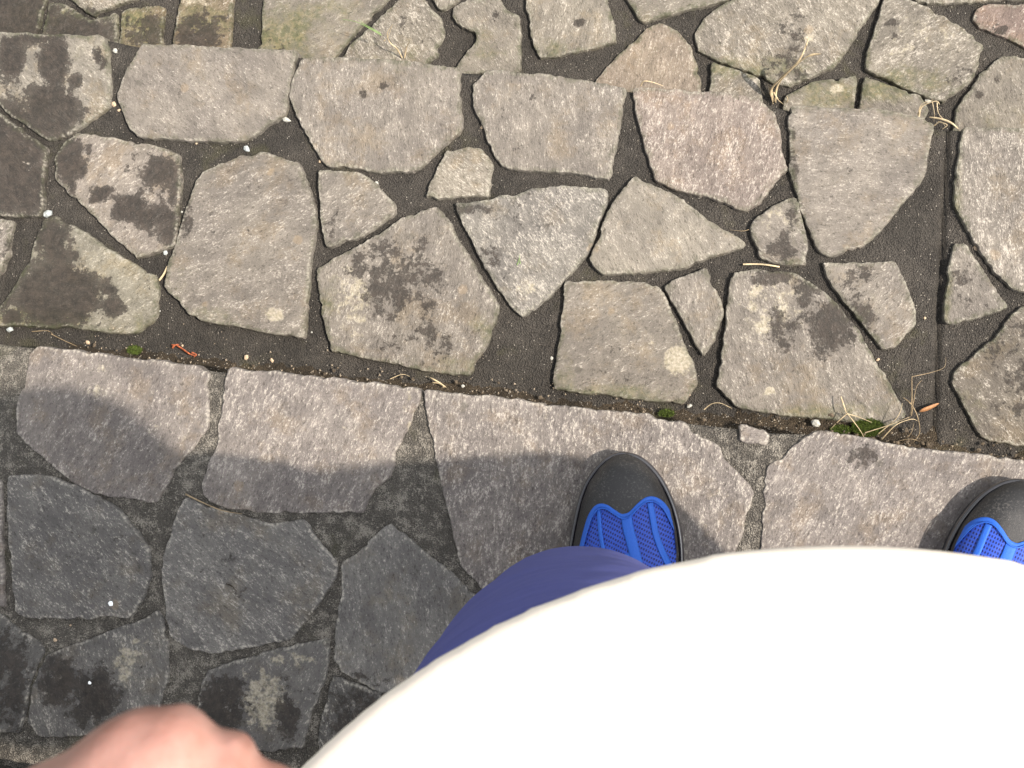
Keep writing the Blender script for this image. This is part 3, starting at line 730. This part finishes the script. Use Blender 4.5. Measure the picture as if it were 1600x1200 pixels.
strands('dead_stem', [([(1420,655,ZB),(1424,640,ZB+.008),(1425,615,ZB+.012),(1425,590,ZB+.012),(1428,588,ZB+.012),(1455,582,ZB+.008),(1475,574,ZB+.004),(1478,558,ZB)], .0006, True),
  ([(1424,650,ZB),(1428,625,ZB+.01),(1432,605,ZB+.012),(1440,594,ZB+.01)], .0005, True),([(1412,622,ZB+.006),(1424,632,ZB+.012),(1434,652,ZB+.012),(1437,676,ZB+.004),(1428,690,ZB)], .0007, True),
  ([(1410,690,ZB-.004),(1424,676,ZB+.004),(1428,660,ZB+.006)], .0005, True),([(1400,690,ZB-.004),(1420,686,ZB+.004),(1434,688,ZB)], .0005, True)], 'straw_dim', 'tall thin dry stem rising right of the green moss', 'dry stem', 'dry stems by the moss')
strands('dead_stem', [([(1100,640,zb+.006),(1112,631,zb+.010),(1126,630,zb+.012),(1143,638,zb+.006)], .0006, True)], 'straw', 'short bent dry stem in the debris left of the big tapering flagstone', 'dry stem', 'dry stems by the moss')
strands('dead_stem', [([(80,522,zb+.006),(100,532,zb+.01),(120,541,zb+.006)], .0006, True),([(50,518,zb+.004),(75,517,zb+.008),(84,524,zb+.004)], .0005, True)], 'straw_dim', 'thin dry stem in the debris at the left', 'dry stem', 'dry stems by the moss')
strands('husk', [([(672,590,zb+.010),(684,597,zb+.012),(698,606,zb+.010)], .0016, 'leaf'),([(676,598,zb+.01),(690,600,zb+.012),(694,607,zb+.01)], .0012, 'leaf'),([(610,592,zb+.006),(628,585,zb+.01),(640,588,zb+.004)], .0005, True)], 'straw', 'pale brown curled husk in the debris at the middle', 'husk')
strands('rotten_stem', [([(268,539,zb+.006),(276,540,zb+.009),(286,546,zb+.010),(296,553,zb+.010),(306,556,zb+.008)], .0016, 'leaf'),([(270,543,zb+.006),(274,539,zb+.009),(280,538,zb+.007)], .0013, True),([(300,551,zb+.009),(307,554,zb+.009),(303,558,zb+.008)], .0013, True)], 'orange', 'bright orange bit of stem in the debris at left', 'stem')
strands('fallen_leaf', [([(1437,643,zb1+.002),(1450,638,zb1+.004),(1468,630,zb1+.002)], .0028, 'leaf')], 'leaf', 'narrow orange brown leaf on the mortar right of the dry stems', 'leaf')
strands('grass_blade', [([(808,414,ZB+.001),(811,406,ZB+.003),(812,398,ZB+.002)], .0006, True),([(813,412,ZB+.001),(812,405,ZB+.003)], .0005, True)], 'green_blade', 'tiny green sprig on the triangular flagstone', 'grass')
strands('dry_grass', [([(1172,358,zb1),(1160,361,zb1+.004),(1140,359,zb1+.003)], .0004, True)], 'straw_dim', 'hair thin dry stalk at the tip of the kite shaped flagstone', 'dry grass', 'dry grass on the steps')

def moss(u, v, ru, rv, n, label, z):
    rnd = random.Random(int(u)); V = []; Fc = []
    for i in range(n):
        a = rnd.uniform(0, 2*PI); r = math.sqrt(rnd.random()); du, dv = math.cos(a)*r, math.sin(a)*r
        dome = (1-r*r)*min(ru, rv)*.00028
        base = on(u+du*ru, v+dv*rv, z+dome); L = rnd.uniform(.0022, .005); th = rnd.uniform(0, 6.3); ln = rnd.uniform(.2, .9)
        tip = base+Vector((math.cos(th)*ln, math.sin(th)*ln, 1)).normalized()*L; w = Vector((-math.sin(th), math.cos(th), 0))*.00045
        b = len(V); V += [tuple(base-w), tuple(base+w), tuple(tip)]; Fc.append((b, b+1, b+2))
    return tag(recentre(link('moss_clump', mesh('moss', V, Fc, False), M['moss'], smooth=False)), label, 'moss', 'moss clumps')
moss(1356, 668, 25, 14, 2400, 'biggest bright green moss clump on the back of the sunlit step', zb+.006)
moss(1314, 671, 17, 7, 600, 'low sparse moss patch just left of the biggest moss clump', zb+.004)
moss(211, 547, 12, 7, 500, 'small green moss clump left of the orange stem', zb+.005)
moss(1042, 646, 13, 6, 350, 'small moss clump in the debris above the toe of the left shoe', zb+.005)

# ------------------------------------------------------------------ the person
def spline(K, n):
    """Catmull-Rom through rows of numbers"""
    K = [np.array(k, float) for k in K]; out = []
    m = len(K)
    for i in range(n+1):
        t = i/n*(m-1); a = min(m-2, int(t)); f = t-a
        p0, p1, p2, p3 = K[max(0, a-1)], K[a], K[a+1], K[min(m-1, a+2)]
        out.append(.5*((2*p1)+(p2-p0)*f+(2*p0-5*p1+4*p2-p3)*f*f+(-p0+3*p1-3*p2+p3)*f**3))
    return out
def loft(V, Fc, rings, cap=True):
    b = len(V); n = len(rings[0])
    for r in rings: V += [tuple(p) for p in r]
    for i in range(len(rings)-1):
        for k in range(n): Fc.append((b+i*n+k, b+i*n+(k+1) % n, b+(i+1)*n+(k+1) % n, b+(i+1)*n+k))
    if cap:
        for i in (0, len(rings)-1):
            c = sum((Vector(p) for p in rings[i]), Vector())/n; V.append(tuple(c)); ci = len(V)-1
            for k in range(n): Fc.append((b+i*n+k, b+i*n+(k+1) % n, ci))
def vloft(V, Fc, K, n=24, seg=48, wr=None, cap=True, pw=2.0, front=None):
    """horizontal rings: (z, cx, cy, a, b)"""
    rings = []
    for z, cx, cy, a, b in spline(K, n):
        ring = []
        for k in range(seg):
            t = 2*PI*k/seg; c, s = math.cos(t), math.sin(t)
            e = (abs(c)**pw+abs(s)**pw)**(-1/pw); p = Vector((cx+a*c*e, cy+b*s*e, z))
            if wr: p += Vector((c, s, 0))*wr(p, t)
            ring.append(p)
        rings.append(ring)
    loft(V, Fc, rings, cap)
def tube(V, Fc, K, n=20, seg=20, cap=True, wr=None):
    """rows (x, y, z, r)"""
    S = spline(K, n); P = [Vector(s[:3]) for s in S]; rings = []; a = None
    for i, p in enumerate(P):
        t = (P[min(n, i+1)]-P[max(0, i-1)]).normalized()
        a = (t.orthogonal() if a is None else a-t*a.dot(t)).normalized(); c = t.cross(a)
        r = max(S[i][3], 1e-4)
        ring = []
        for k in range(seg):
            an = 2*PI*k/seg; d = a*math.cos(an)+c*math.sin(an); q = p+d*r
            if wr: q += d*wr(q)
            ring.append(q)
        rings.append(ring)
    loft(V, Fc, rings, cap)
def ball(V, Fc, c, r, seg=16, rot=None):
    b = len(V)
    for i in range(seg+1):
        th = PI*i/seg
        for k in range(seg*2):
            ph = PI*k/seg; p = Vector((r[0]*math.sin(th)*math.cos(ph), r[1]*math.sin(th)*math.sin(ph), r[2]*math.cos(th)))
            if rot: p = rot @ p
            V.append(tuple(Vector(c)+p))
    n = seg*2
    for i in range(seg):
        for k in range(n): Fc.append((b+i*n+k, b+i*n+(k+1) % n, b+(i+1)*n+(k+1) % n, b+(i+1)*n+k))

# skin, cloth, shoe materials
t = NT('skin'); P_ = t.pos()
sc_ = t.mix(t.step(t.noise(P_, 70, 5, .6), .35, .65), (.31, .15, .12), (.40, .225, .19))
sk = t.math('ADD', t.vor(P_, 700), t.math('MULTIPLY', t.noise(P_, 260, 4), .8))
M['skin'] = t.fin(sc_, .48, t.bump(sk, .00012, .4), .4, **{'Subsurface Weight': .12, 'Subsurface Scale': .003})
t = NT('white_cotton'); P_ = t.pos()
M['shirt'] = t.fin(t.mix(t.noise(P_, 30, 4), (.93, .84, .74), (.94, .87, .78)), .85, t.bump(t.noise(P_, 1500, 2), .00025, .4), .2)
t = NT('blue_trousers'); P_ = t.pos()
wv = t.n('ShaderNodeTexWave', wave_type='BANDS'); t.set(wv.inputs['Vector'], P_); wv.inputs['Scale'].default_value = 900; wv.bands_direction = 'DIAGONAL'
cc = t.mix(t.step(t.noise(t.vmul(P_, (1, 1, 7)), 26, 6, .68), .3, .7), (.044, .056, .27), (.064, .078, .33))
cc = t.mix(t.math('MULTIPLY', t.noise(P_, 1100, 2), .5), cc, (.08, .095, .31))
M['trousers'] = t.fin(cc, .85, t.bump(t.math('ADD', wv.outputs[0], t.noise(P_, 500, 3)), .0007, .5), .2, **{'Sheen Weight': .12})
t = NT('black_rubber'); P_ = t.pos()
M['rubber'] = t.fin((.022, .022, .026), .13, t.bump(t.noise(P_, 500, 3), .0002, .3), .9)
t = NT('black_cap'); P_ = t.pos()
cc = t.mix(t.step(t.math('ADD', t.noise(P_, 520, 3, .7), t.math('MULTIPLY', t.noise(P_, 30, 2), .35)), .70, .86), (.013, .013, .014), (.062, .059, .056))
M['cap'] = t.fin(cc, .40, t.bump(t.noise(P_, 1200, 3, .7), .0008, .6), .5)
t = NT('blue_mesh'); P_ = t.obj()
rot = t.n('ShaderNodeMapping'); t.set(rot.inputs[0], P_); rot.inputs['Rotation'].default_value = (0, 0, .45)
sx = t.n('ShaderNodeSeparateXYZ'); t.l(rot.outputs[0], sx.inputs[0])
def sn(a, f): return t.math('SINE', t.math('MULTIPLY', a, f))
u_ = t.math('ADD', sx.outputs[0], t.math('MULTIPLY', sx.outputs[1], .62)); v_ = t.math('SUBTRACT', sx.outputs[0], t.math('MULTIPLY', sx.outputs[1], .62))
lat = t.math('MULTIPLY', sn(u_, 1300), sn(v_, 1300))
hole = t.step(lat, .12, .55)
cc = t.mix(hole, t.mix(t.noise(P_, 200, 3), (.014, .048, .33), (.022, .075, .45)), (.006, .012, .10))
M['mesh'] = t.fin(cc, .6, t.bump(t.math('MULTIPLY', hole, -1), .0009, .8), .4)
t = NT('blue_trim'); P_ = t.obj()
M['trim'] = t.fin(t.mix(t.noise(P_, 900, 2), (.010, .080, .42), (.018, .115, .53)), .6, t.bump(t.noise(P_, 1300, 2), .0005, .7), .4)
t = NT('hair'); P_ = t.obj()
M['hair'] = t.fin((.03, .025, .022), .5, t.bump(t.noise(t.vmul(P_, (1, 1, .15)), 700, 3), .003, .8), .4)
M['eye'] = plain('eye', (.7, .68, .65), .2)

person = empty('person', (.06, -.16, 0))
tag(person, 'standing person seen from above in white shirt, blue trousers and blue mesh shoes', 'person')
CX = .062
# body (one continuous surface: overlapping forms fused by a voxel remesh)
V = []; Fc = []
vloft(V, Fc, [(.80,CX,-.205,.13,.085),(.90,.040,-.21,.125,.10),(1.0,.030,-.205,.12,.115),(1.08,.036,-.22,.105,.10),(1.2,.048,-.228,.125,.085),(1.27,CX-.01,-.222,.145,.078),(1.325,CX-.01,-.208,.125,.060),(1.36,CX-.01,-.20,.058,.052)], 30, 40)
tube(V, Fc, [(CX-.01,-.20,1.33,.055),(CX-.01,-.192,1.40,.053),(CX-.01,-.182,1.45,.055)], 8, 20)
HR = Matrix.Rotation(math.radians(-38), 3, 'X')     # head bowed forward
HC = Vector((CX-.01, -.175, 1.53))
def hd(x, y, z): return tuple(HC + HR @ Vector((x, y, z)))
ball(V, Fc, HC+HR @ Vector((0, -.012, .03)), (.073, .092, .088), 20, HR)
ball(V, Fc, HC+HR @ Vector((0, .020, -.045)), (.056, .066, .072), 16, HR)
ball(V, Fc, HC+HR @ Vector((0, .062, -.092)), (.024, .020, .018), 10, HR)
tube(V, Fc, [hd(0,.078,.015)+(.010,), hd(0,.094,-.012)+(.012,), hd(0,.104,-.030)+(.014,), hd(0,.088,-.038)+(.013,)], 8, 12)
for s in (-1, 1):
    ball(V, Fc, HC+HR @ Vector((s*.074, -.010, -.010)), (.008, .020, .032), 10, HR)
    ball(V, Fc, HC+HR @ Vector((s*.030, .076, .022)), (.022, .010, .008), 8, HR)
    ball(V, Fc, HC+HR @ Vector((s*.036, .066, -.03)), (.02, .016, .018), 8, HR)
ball(V, Fc, HC+HR @ Vector((0, .082, -.060)), (.025, .009, .006), 8, HR)
ball(V, Fc, HC+HR @ Vector((0, .079, -.072)), (.021, .010, .007), 8, HR)
# arms
ELB, WRL = (-.235, -.33, 1.065), (-.150, -.150, 1.135)
ELR, WRR = (.325, -.25, 1.05), (.345, -.20, .83)
tube(V, Fc, [(-.085,-.20,1.285,.046),(-.145,-.215,1.235,.046),(-.195,-.265,1.13,.044),ELB+(.041,),(-.205,-.255,1.07,.043),(-.172,-.19,1.112,.034),WRL+(.0265,),(-.143,-.132,1.143,.027)], 40, 24)
tube(V, Fc, [(.195,-.20,1.285,.046),(.252,-.210,1.235,.046),(.302,-.235,1.14,.044),ELR+(.041,),(.331,-.236,.99,.042),(.34,-.215,.90,.034),WRR+(.0265,),(.346,-.198,.815,.027)], 40, 24)
# left hand: forefinger knuckle reaches into the lower left of the picture
kn = deep(262, 1218, .172); mcp = deep(-150, 1420, .205); dip = deep(560, 1372, .182); tip = deep(520, 1600, .192)
pal = (Vector(WRL)+mcp)*.5
def t4(p, r): return (p.x, p.y, p.z, r)
hdL = (Vector(WRL)-mcp).normalized(); side = deep(-150, 1420, .235)-mcp; side = Vector((0.002, -.004, -.021))
def crease(q):
    u, v = proj(q); d = 0.0
    for (u0, k, w, a) in ((350, -.25, 12, .0030), (318, -.35, 8, .0009), (225, -.9, 14, .0007), (432, -.35, 11, .0020)):
        x = (u-(u0+k*(v-1130)))/w; d -= a*math.exp(-x*x)
    return d
tube(V, Fc, [t4(mcp+Vector((-.004,-.006,0)), .0125), t4(mcp.lerp(kn, .35), .0102), t4(mcp.lerp(kn, .75), .0090), t4(kn, .0093), t4(kn.lerp(dip, .35), .0082), t4(kn.lerp(dip, .8), .0078), t4(dip, .0080), t4(dip.lerp(tip, .6), .0072), t4(tip, .0050)], 110, 40, wr=crease)
for i, (sh, ln) in enumerate(((1, 1.06), (2, .98), (3, .80))):
    o = side*sh
    m2 = mcp+o*.95; k2 = mcp+(kn-mcp)*ln*.9+o*1.0+Vector((-.004, -.012*sh*.5-.01, 0)); d2 = k2+(dip-kn)*ln*.9+Vector((-.006,-.004,0)); t2 = d2+(tip-dip)*ln
    tube(V, Fc, [t4(m2, .0125), t4(m2.lerp(k2, .5), .0096), t4(k2, .0092), t4(k2.lerp(d2, .5), .0080), t4(d2, .0078), t4(d2.lerp(t2, .6), .0070), t4(t2, .0050)], 30, 18)
for w, r0, r1 in ((0, .020, .015), (1, .020, .014), (2, .020, .0135), (3, .018, .012)):
    q = mcp+side*w*.95
    tube(V, Fc, [t4(Vector(WRL)+Vector((0,0,-.006*w+.006)), r0), t4(Vector(WRL).lerp(q, .5), .0175), t4(q, r1)], 12, 18)
th0 = Vector(WRL).lerp(mcp, .3)+Vector((.008,.0,.016)); th1 = th0+Vector((.024,.022,.014)); th2 = th1+Vector((.020,.010,.006)); th3 = th2+Vector((.018,-.006,-.002))
tube(V, Fc, [t4(th0, .016), t4(th1, .0125), t4(th1.lerp(th2,.6), .0100), t4(th2, .0108), t4(th2.lerp(th3,.6), .0098), t4(th3, .0062)], 24, 18)
# right hand hangs relaxed at the side
wr = Vector(WRR)
for i, ln in enumerate((.92, 1.0, .95, .78)):
    yy = .030-.0195*i
    m1 = wr+Vector((.002, yy, -.088)); k1 = m1+Vector((-.006, 0, -.040))*ln; d1 = k1+Vector((-.014, 0, -.022))*ln; e1 = d1+Vector((-.014, 0, -.014))*ln
    tube(V, Fc, [t4(wr+Vector((0, yy*.4, .004)), .018), t4(wr.lerp(m1,.5), .0160), t4(m1, .0125)], 12, 18)
    tube(V, Fc, [t4(m1, .0122), t4(m1.lerp(k1,.5), .0095), t4(k1, .0090), t4(d1, .0078), t4(e1, .0055)], 24, 16)
tube(V, Fc, [t4(wr+Vector((-.004,.012,-.015)), .016), t4(wr+Vector((-.012,.040,-.048)), .0125), t4(wr+Vector((-.018,.050,-.078)), .0105), t4(wr+Vector((-.022,.050,-.100)), .0065)], 20, 18)
# legs and feet
LH, LK, LA = (-.022, -.165, .82), (-.103, -.108, .49), (-.105, -.185, .09)
RH, RK, RA = (.148, -.165, .82), (.222, -.115, .49), (.245, -.185, .09)
for h, k, a in ((LH, LK, LA), (RH, RK, RA)):
    m = tuple((x+y)/2 for x, y in zip(h, k)); c = tuple((x*.6+y*.4) for x, y in zip(k, a))
    tube(V, Fc, [h+(.076,), (m[0], m[1]-.006, m[2], .060), (k[0], k[1]-.008, k[2], .040), (c[0], c[1]-.016, c[2], .042), a+(.032,), (a[0], a[1]+.03, .045, .028), (a[0], a[1]+.13, .030, .020)], 40, 24)
body = link('body', mesh('body', V, Fc), M['skin'], person)
rm = body.modifiers.new('fuse', 'REMESH'); rm.mode = 'VOXEL'; rm.voxel_size = .0013; rm.use_smooth_shade = True
sm = body.modifiers.new('soft', 'SMOOTH'); sm.factor = .5; sm.iterations = 2
for s in (-1, 1):
    V = []; Fc = []; ball(V, Fc, HC+HR @ Vector((s*.030, .071, .008)), (.012, .011, .009), 12, HR); link('eye', mesh('eye', V, Fc), M['eye'], person)
V = []; Fc = []
ball(V, Fc, HC+HR @ Vector((0, -.020, .040)), (.080, .096, .088), 24, HR)
for i, v in enumerate(V):
    q = HR.transposed() @ (Vector(v)-HC)
    if q.z < .02 and q.y > -.02 or q.z < -.03: V[i] = tuple(HC+HR @ Vector((q.x*.8, q.y*.8-.012, q.z*.85+.01)))
    else:
        d = fr((q.x, q.y, q.z), 60, 3)*.004; V[i] = tuple(Vector(v)+(Vector(v)-HC).normalized()*d)
link('hair', mesh('hair', V, Fc), M['hair'], person)

# trousers
def wrk(p): return fr(p, 9, 2)*.0030+fr((p.x, p.y, p.z*2.2), 24, 2)*.0016
V = []; Fc = []
vloft(V, Fc, [(.72,CX,-.205,.125,.085),(.80,.058,-.205,.164,.128),(.88,.046,-.205,.158,.120),(.95,.036,-.205,.148,.110)], 20, 64)
for sx_ in (-.075, .075): ball(V, Fc, (CX+sx_, -.285, .83), (.09, .080, .11), 14)
tube(V, Fc, [(-.024,-.174,.84,.104),(-.059,-.148,.72,.107),(-.079,-.118,.60,.090),(-.091,-.096,.52,.069),(-.102,-.102,.45,.065),(-.108,-.135,.33,.063),(-.108,-.165,.18,.062),(-.108,-.19,.05,.066)], 60, 40, wr=wrk)
tube(V, Fc, [(.140,-.178,.84,.100),(.172,-.152,.72,.103),(.198,-.109,.60,.084),(.218,-.089,.54,.069),(.226,-.108,.47,.064),(.232,-.144,.41,.060),(.238,-.168,.34,.060),(.242,-.175,.18,.062),(.246,-.20,.05,.066)], 60, 40, wr=wrk)
tr = link('trousers', mesh('trousers', V, Fc), M['trousers'], person)
rm = tr.modifiers.new('fuse', 'REMESH'); rm.mode = 'VOXEL'; rm.voxel_size = .005; rm.use_smooth_shade = True
sm = tr.modifiers.new('soft', 'SMOOTH'); sm.factor = .5; sm.iterations = 8
# shirt
V = []; Fc = []
def ws(p, t=0):
    return fr(p, 6, 2)*.0022+fr((p.x*1.6, p.y*1.6, p.z*.5), 14, 1)*.0003
vloft(V, Fc, [(.78,.056,-.220,.180,.125),(.86,.044,-.217,.172,.132),(.93,.024,-.216,.165,.136),(.975,.018,-.208,.164,.153),(1.015,.022,-.200,.172,.177),(1.043,.025,-.196,.178,.1870),(1.054,.026,-.197,.175,.1825),(1.068,.026,-.203,.154,.164),(1.09,.034,-.212,.140,.142),(1.12,.044,-.222,.142,.130),(1.17,.05,-.228,.158,.125),(1.26,CX-.01,-.228,.178,.112),(1.33,CX-.01,-.212,.150,.088),(1.365,CX-.01,-.203,.084,.072),(1.375,CX-.01,-.20,.074,.066)], 110, 120, ws, pw=1.95)
tube(V, Fc, [(-.075,-.19,1.285,.072),(-.14,-.212,1.235,.068),(-.180,-.245,1.165,.064),(-.195,-.262,1.13,.064)], 24, 32, wr=ws)
tube(V, Fc, [(.185,-.19,1.285,.072),(.250,-.207,1.235,.068),(.284,-.222,1.185,.064),(.299,-.231,1.155,.064)], 24, 32, wr=ws)
sh = link('shirt', mesh('shirt', V, Fc), M['shirt'], person)
rm = sh.modifiers.new('fuse', 'REMESH'); rm.mode = 'VOXEL'; rm.voxel_size = .005; rm.voxel_size = .004; rm.use_smooth_shade = True
sm = sh.modifiers.new('soft', 'SMOOTH'); sm.factor = .5; sm.iterations = 6

# ------------------------------------------------------------------ shoes
zs = .018
OUTL = [(890,851),(894,827),(903,784),(914,754),(931,730),(950,712),(970,706),(992,708),(1013,721),(1033,743),(1046,767),(1057,793),(1065,827),(1069,864)]
TRIM = [(905,868),(909,851),(915,827),(922,806),(933,792),(946,791),(961,800),(972,806),(985,803),(998,790),(1011,780),(1024,780),(1037,790),(1048,810),(1059,836),(1066,864)]
toe = on(972, 706, zs); OX, OY = toe.x, toe.y
def loc(u, v, z=zs): p = on(u, v, z); return Vector((p.x-OX, p.y-OY))
# left/right edge as functions of distance behind the toe
edgeL = [(0, -.0)]; edgeR = [(0, 0)]
pl_ = [loc(u, v) for u, v in OUTL]
il = 6
edgeL = [(-p.y, p.x) for p in pl_[:il+1]][::-1]; edgeR = [(-p.y, p.x) for p in pl_[il:]]
edgeL += [(.120,-.054),(.160,-.048),(.200,-.040),(.240,-.037),(.268,-.030),(.282,-.016),(.287,-.001)]
edgeR += [(.135,.057),(.165,.046),(.200,.038),(.240,.036),(.268,.030),(.282,.016),(.287,.001)]
def interp(E, d):
    if d <= E[0][0]: return E[0][1]
    for i in range(len(E)-1):
        if d <= E[i+1][0]:
            f = (d-E[i][0])/max(1e-9, E[i+1][0]-E[i][0]); return E[i][1]+(E[i+1][1]-E[i][1])*f
    return E[-1][1]
TOP = [(0,.030),(.010,.038),(.03,.046),(.06,.052),(.10,.062),(.14,.080),(.18,.095),(.22,.092),(.26,.085),(.287,.06)]
def half(d, inset=0.0):
    l, r = interp(edgeL, d), interp(edgeR, d)
    return (l+r)/2, max(.0005, (r-l)/2-inset)
def hgt(x, y):
    d = -y; c, w = half(min(max(d, .001), .286), .004); s = min(1.0, abs(x-c)/max(w, 1e-4))
    base = .021; edge_d = min(d/.022, 1.0); edge_d = max(0, edge_d)
    tp = interp(TOP, d)
    return base+(tp-base)*((1-s**2.6)**.55)*(1-(1-edge_d)**2.2)**.5
def shoe(place):
    """place maps local (x, y, z) to the world"""
    root = empty('shoe', place(0, -.14, 0)); root.parent = person; root.matrix_parent_inverse = Matrix.Translation(person.location).inverted()
    def lk(name, V, Fc, mat):
        me = mesh(name, [place(*v) for v in V], Fc); o = bpy.data.objects.new(name, me); col.objects.link(o); me.materials.append(M[mat])
        me.polygons.foreach_set('use_smooth', [True]*len(me.polygons))
        o.parent = root; o.matrix_parent_inverse = Matrix.Translation(root.location).inverted(); return o
    # outline loop, finely sampled
    E = [(interp(edgeL, 0), 0)]
    loop = []
    ds = [.287*(1-math.cos(PI*i/60))/2 for i in range(61)]
    loop = [(interp(edgeL, d), -d) for d in ds]+[(interp(edgeR, d), -d) for d in ds[::-1]]
    L = [Vector(p) for p in loop]
    for _ in range(3): L = [L[i-1]*.25+L[i]*.5+L[(i+1) % len(L)]*.25 for i in range(len(L))]
    # resample evenly
    L = [p for i, p in enumerate(L) if (p-L[i-1]).length > 2e-4]; L = resample(L, .003); n = len(L)
    cen = Vector((0.0, -.14))
    def ring(off, z):
        out = []
        for i in range(n):
            t = (L[(i+1) % n]-L[i-1]).normalized(); N = Vector((t.y, -t.x))
            if N.dot(L[i]-cen) < 0: N = -N
            q = L[i]+N*off; lift = max(0, 1-(-q.y)/.05)**2*.006
            out.append((q.x, q.y, z+lift if z < .012 else z+lift*.3))
        return out
    V = []; Fc = []
    loft(V, Fc, [ring(-.004, .0), ring(-.001, .002), ring(0, .006), ring(-.0008, .010), ring(0, .0145), ring(.0006, .019), ring(-.0002, .0225), ring(-.0018, .0242), ring(-.0036, .0236), ring(-.0048, .0214), ring(-.0070, .0205)])
    lk('sole', V, Fc, 'rubber')
    # black shell: a height surface over the outline
    V = []; Fc = []; ND, NS = 80, 48
    for i in range(ND+1):
        d = .0016+(.284-.0016)*(1-math.cos(PI*i/ND))/2; c, w = half(d, .0046)
        for k in range(NS+1):
            s = -math.cos(PI*k/NS); x = c+w*s
            V.append((x, -d, hgt(x, -d)))
    for i in range(ND):
        for k in range(NS): a = i*(NS+1)+k; Fc.append((a, a+1, a+NS+2, a+NS+1))
    lk('toe_cap', V, Fc, 'cap')
    def cl_(p):
        c, w_ = half(min(max(-p.y, .002), .28), .0066); return Vector((max(c-w_, min(c+w_, p.x)), p.y))
    # blue mesh upper inside the trim line
    hz = .045
    T = [loc(u, v, hz) for u, v in TRIM]
    Tt = []
    for i, p in enumerate(T): Tt.append(p)
    back = [(interp(edgeR, d)-.004, -d) for d in (.13, .16, .19)]+[(interp(edgeL, d)+.004, -d) for d in (.19, .16, .13)]
    T2 = Tt+[Vector(b) for b in back]
    sm_ = resample(T2, .003)
    for _ in range(2): sm_ = [sm_[i-1]*.25+sm_[i]*.5+sm_[(i+1) % len(sm_)]*.25 for i in range(len(sm_))]
    sm_ = [cl_(p) for p in sm_]; pts = list(sm_); m = len(pts); xs_ = [p.x for p in pts]; ys_ = [p.y for p in pts]; arr = np.array([(p.x, p.y) for p in pts])
    y = min(ys_)
    while y < max(ys_):
        x = min(xs_)
        while x < max(xs_):
            if inside(sm_, x, y) and ((arr-(x, y))**2).sum(1).min() > .0018**2: pts.append(Vector((x, y)))
            x += .003
        y += .003
    r = delaunay_2d_cdt(pts, [(i, (i+1) % m) for i in range(m)], [], 1, 1e-7)
    V = [(p.x, p.y, hgt(p.x, p.y)+.0012+.0007*fr((p.x, p.y, 2), 120, 2)) for p in r[0]]
    lk('mesh_upper', V, [tuple(f) for f in r[2]], 'mesh')
    def cl(p):
        c, w_ = half(min(max(-p.y, .002), .28), .0062); return Vector((max(c-w_, min(c+w_, p.x)), p.y))
    def ribbon(name, P2, w, lift, closed=False, thick=.0007):
        P2 = [Vector(p) for p in P2]
        S = []
        for i in range(len(P2)-1):
            p0, p1, p2, p3 = P2[max(0, i-1)], P2[i], P2[i+1], P2[min(len(P2)-1, i+2)]
            for k in range(6):
                t = k/6; S.append(.5*((2*p1)+(p2-p0)*t+(2*p0-5*p1+4*p2-p3)*t*t+(-p0+3*p1-3*p2+p3)*t**3))
        S.append(P2[-1]); V = []; Fc = []; q = len(S); sec = [(-1, 0), (-.85, .7), (-.3, 1), (.3, 1), (.85, .7), (1, 0), (0, -1)]
        for i, p in enumerate(S):
            t = (S[min(q-1, i+1)]-S[max(0, i-1)]).normalized(); N = Vector((-t.y, t.x))
            for a, b in sec:
                c = cl(p+N*a*w); V.append((c.x, c.y, hgt(c.x, c.y)+lift+b*thick))
        k_ = len(sec)
        for i in range(q-1):
            for k in range(k_): Fc.append((i*k_+k, i*k_+(k+1) % k_, (i+1)*k_+(k+1) % k_, (i+1)*k_+k))
        return lk(name, V, Fc, 'trim')
    ribbon('trim', Tt, .0020, .0010)
    ribbon('trim', [p*.965+Vector((.0006, -.0042)) for p in Tt], .0006, .0030, thick=.0009)
    ribbon('strap', [loc(u, v, hz) for u, v in ((980,808),(983,825),(990,850),(1000,885),(1012,915))], .0050, .0020)
    ribbon('strap', [loc(u, v, hz) for u, v in ((936,797),(938,820),(942,845),(950,875),(960,905))], .0019, .0018)
    ribbon('strap', [loc(u, v, hz) for u, v in ((1016,786),(1020,806),(1025,832),(1034,858),(1050,892),(1062,920))], .0028, .0020)
    ribbon('strap', [loc(u, v, hz) for u, v in ((960,892),(968,878),(977,869),(986,866))], .0018, .0018)
    return root
def left(x, y, z): return Vector((OX+x, OY+y, z))
tr2 = on(1604, 750, zs); ra = math.radians(-13)
def right(x, y, z):
    x = -x; return Vector((tr2.x+x*math.cos(ra)-y*math.sin(ra), tr2.y+x*math.sin(ra)+y*math.cos(ra), z))
s1 = shoe(left); s1['label'] = 'left blue mesh shoe with black toe cap, fully in the photo'
s2 = shoe(right); s2['label'] = 'right blue mesh shoe cut by the right edge of the photo'
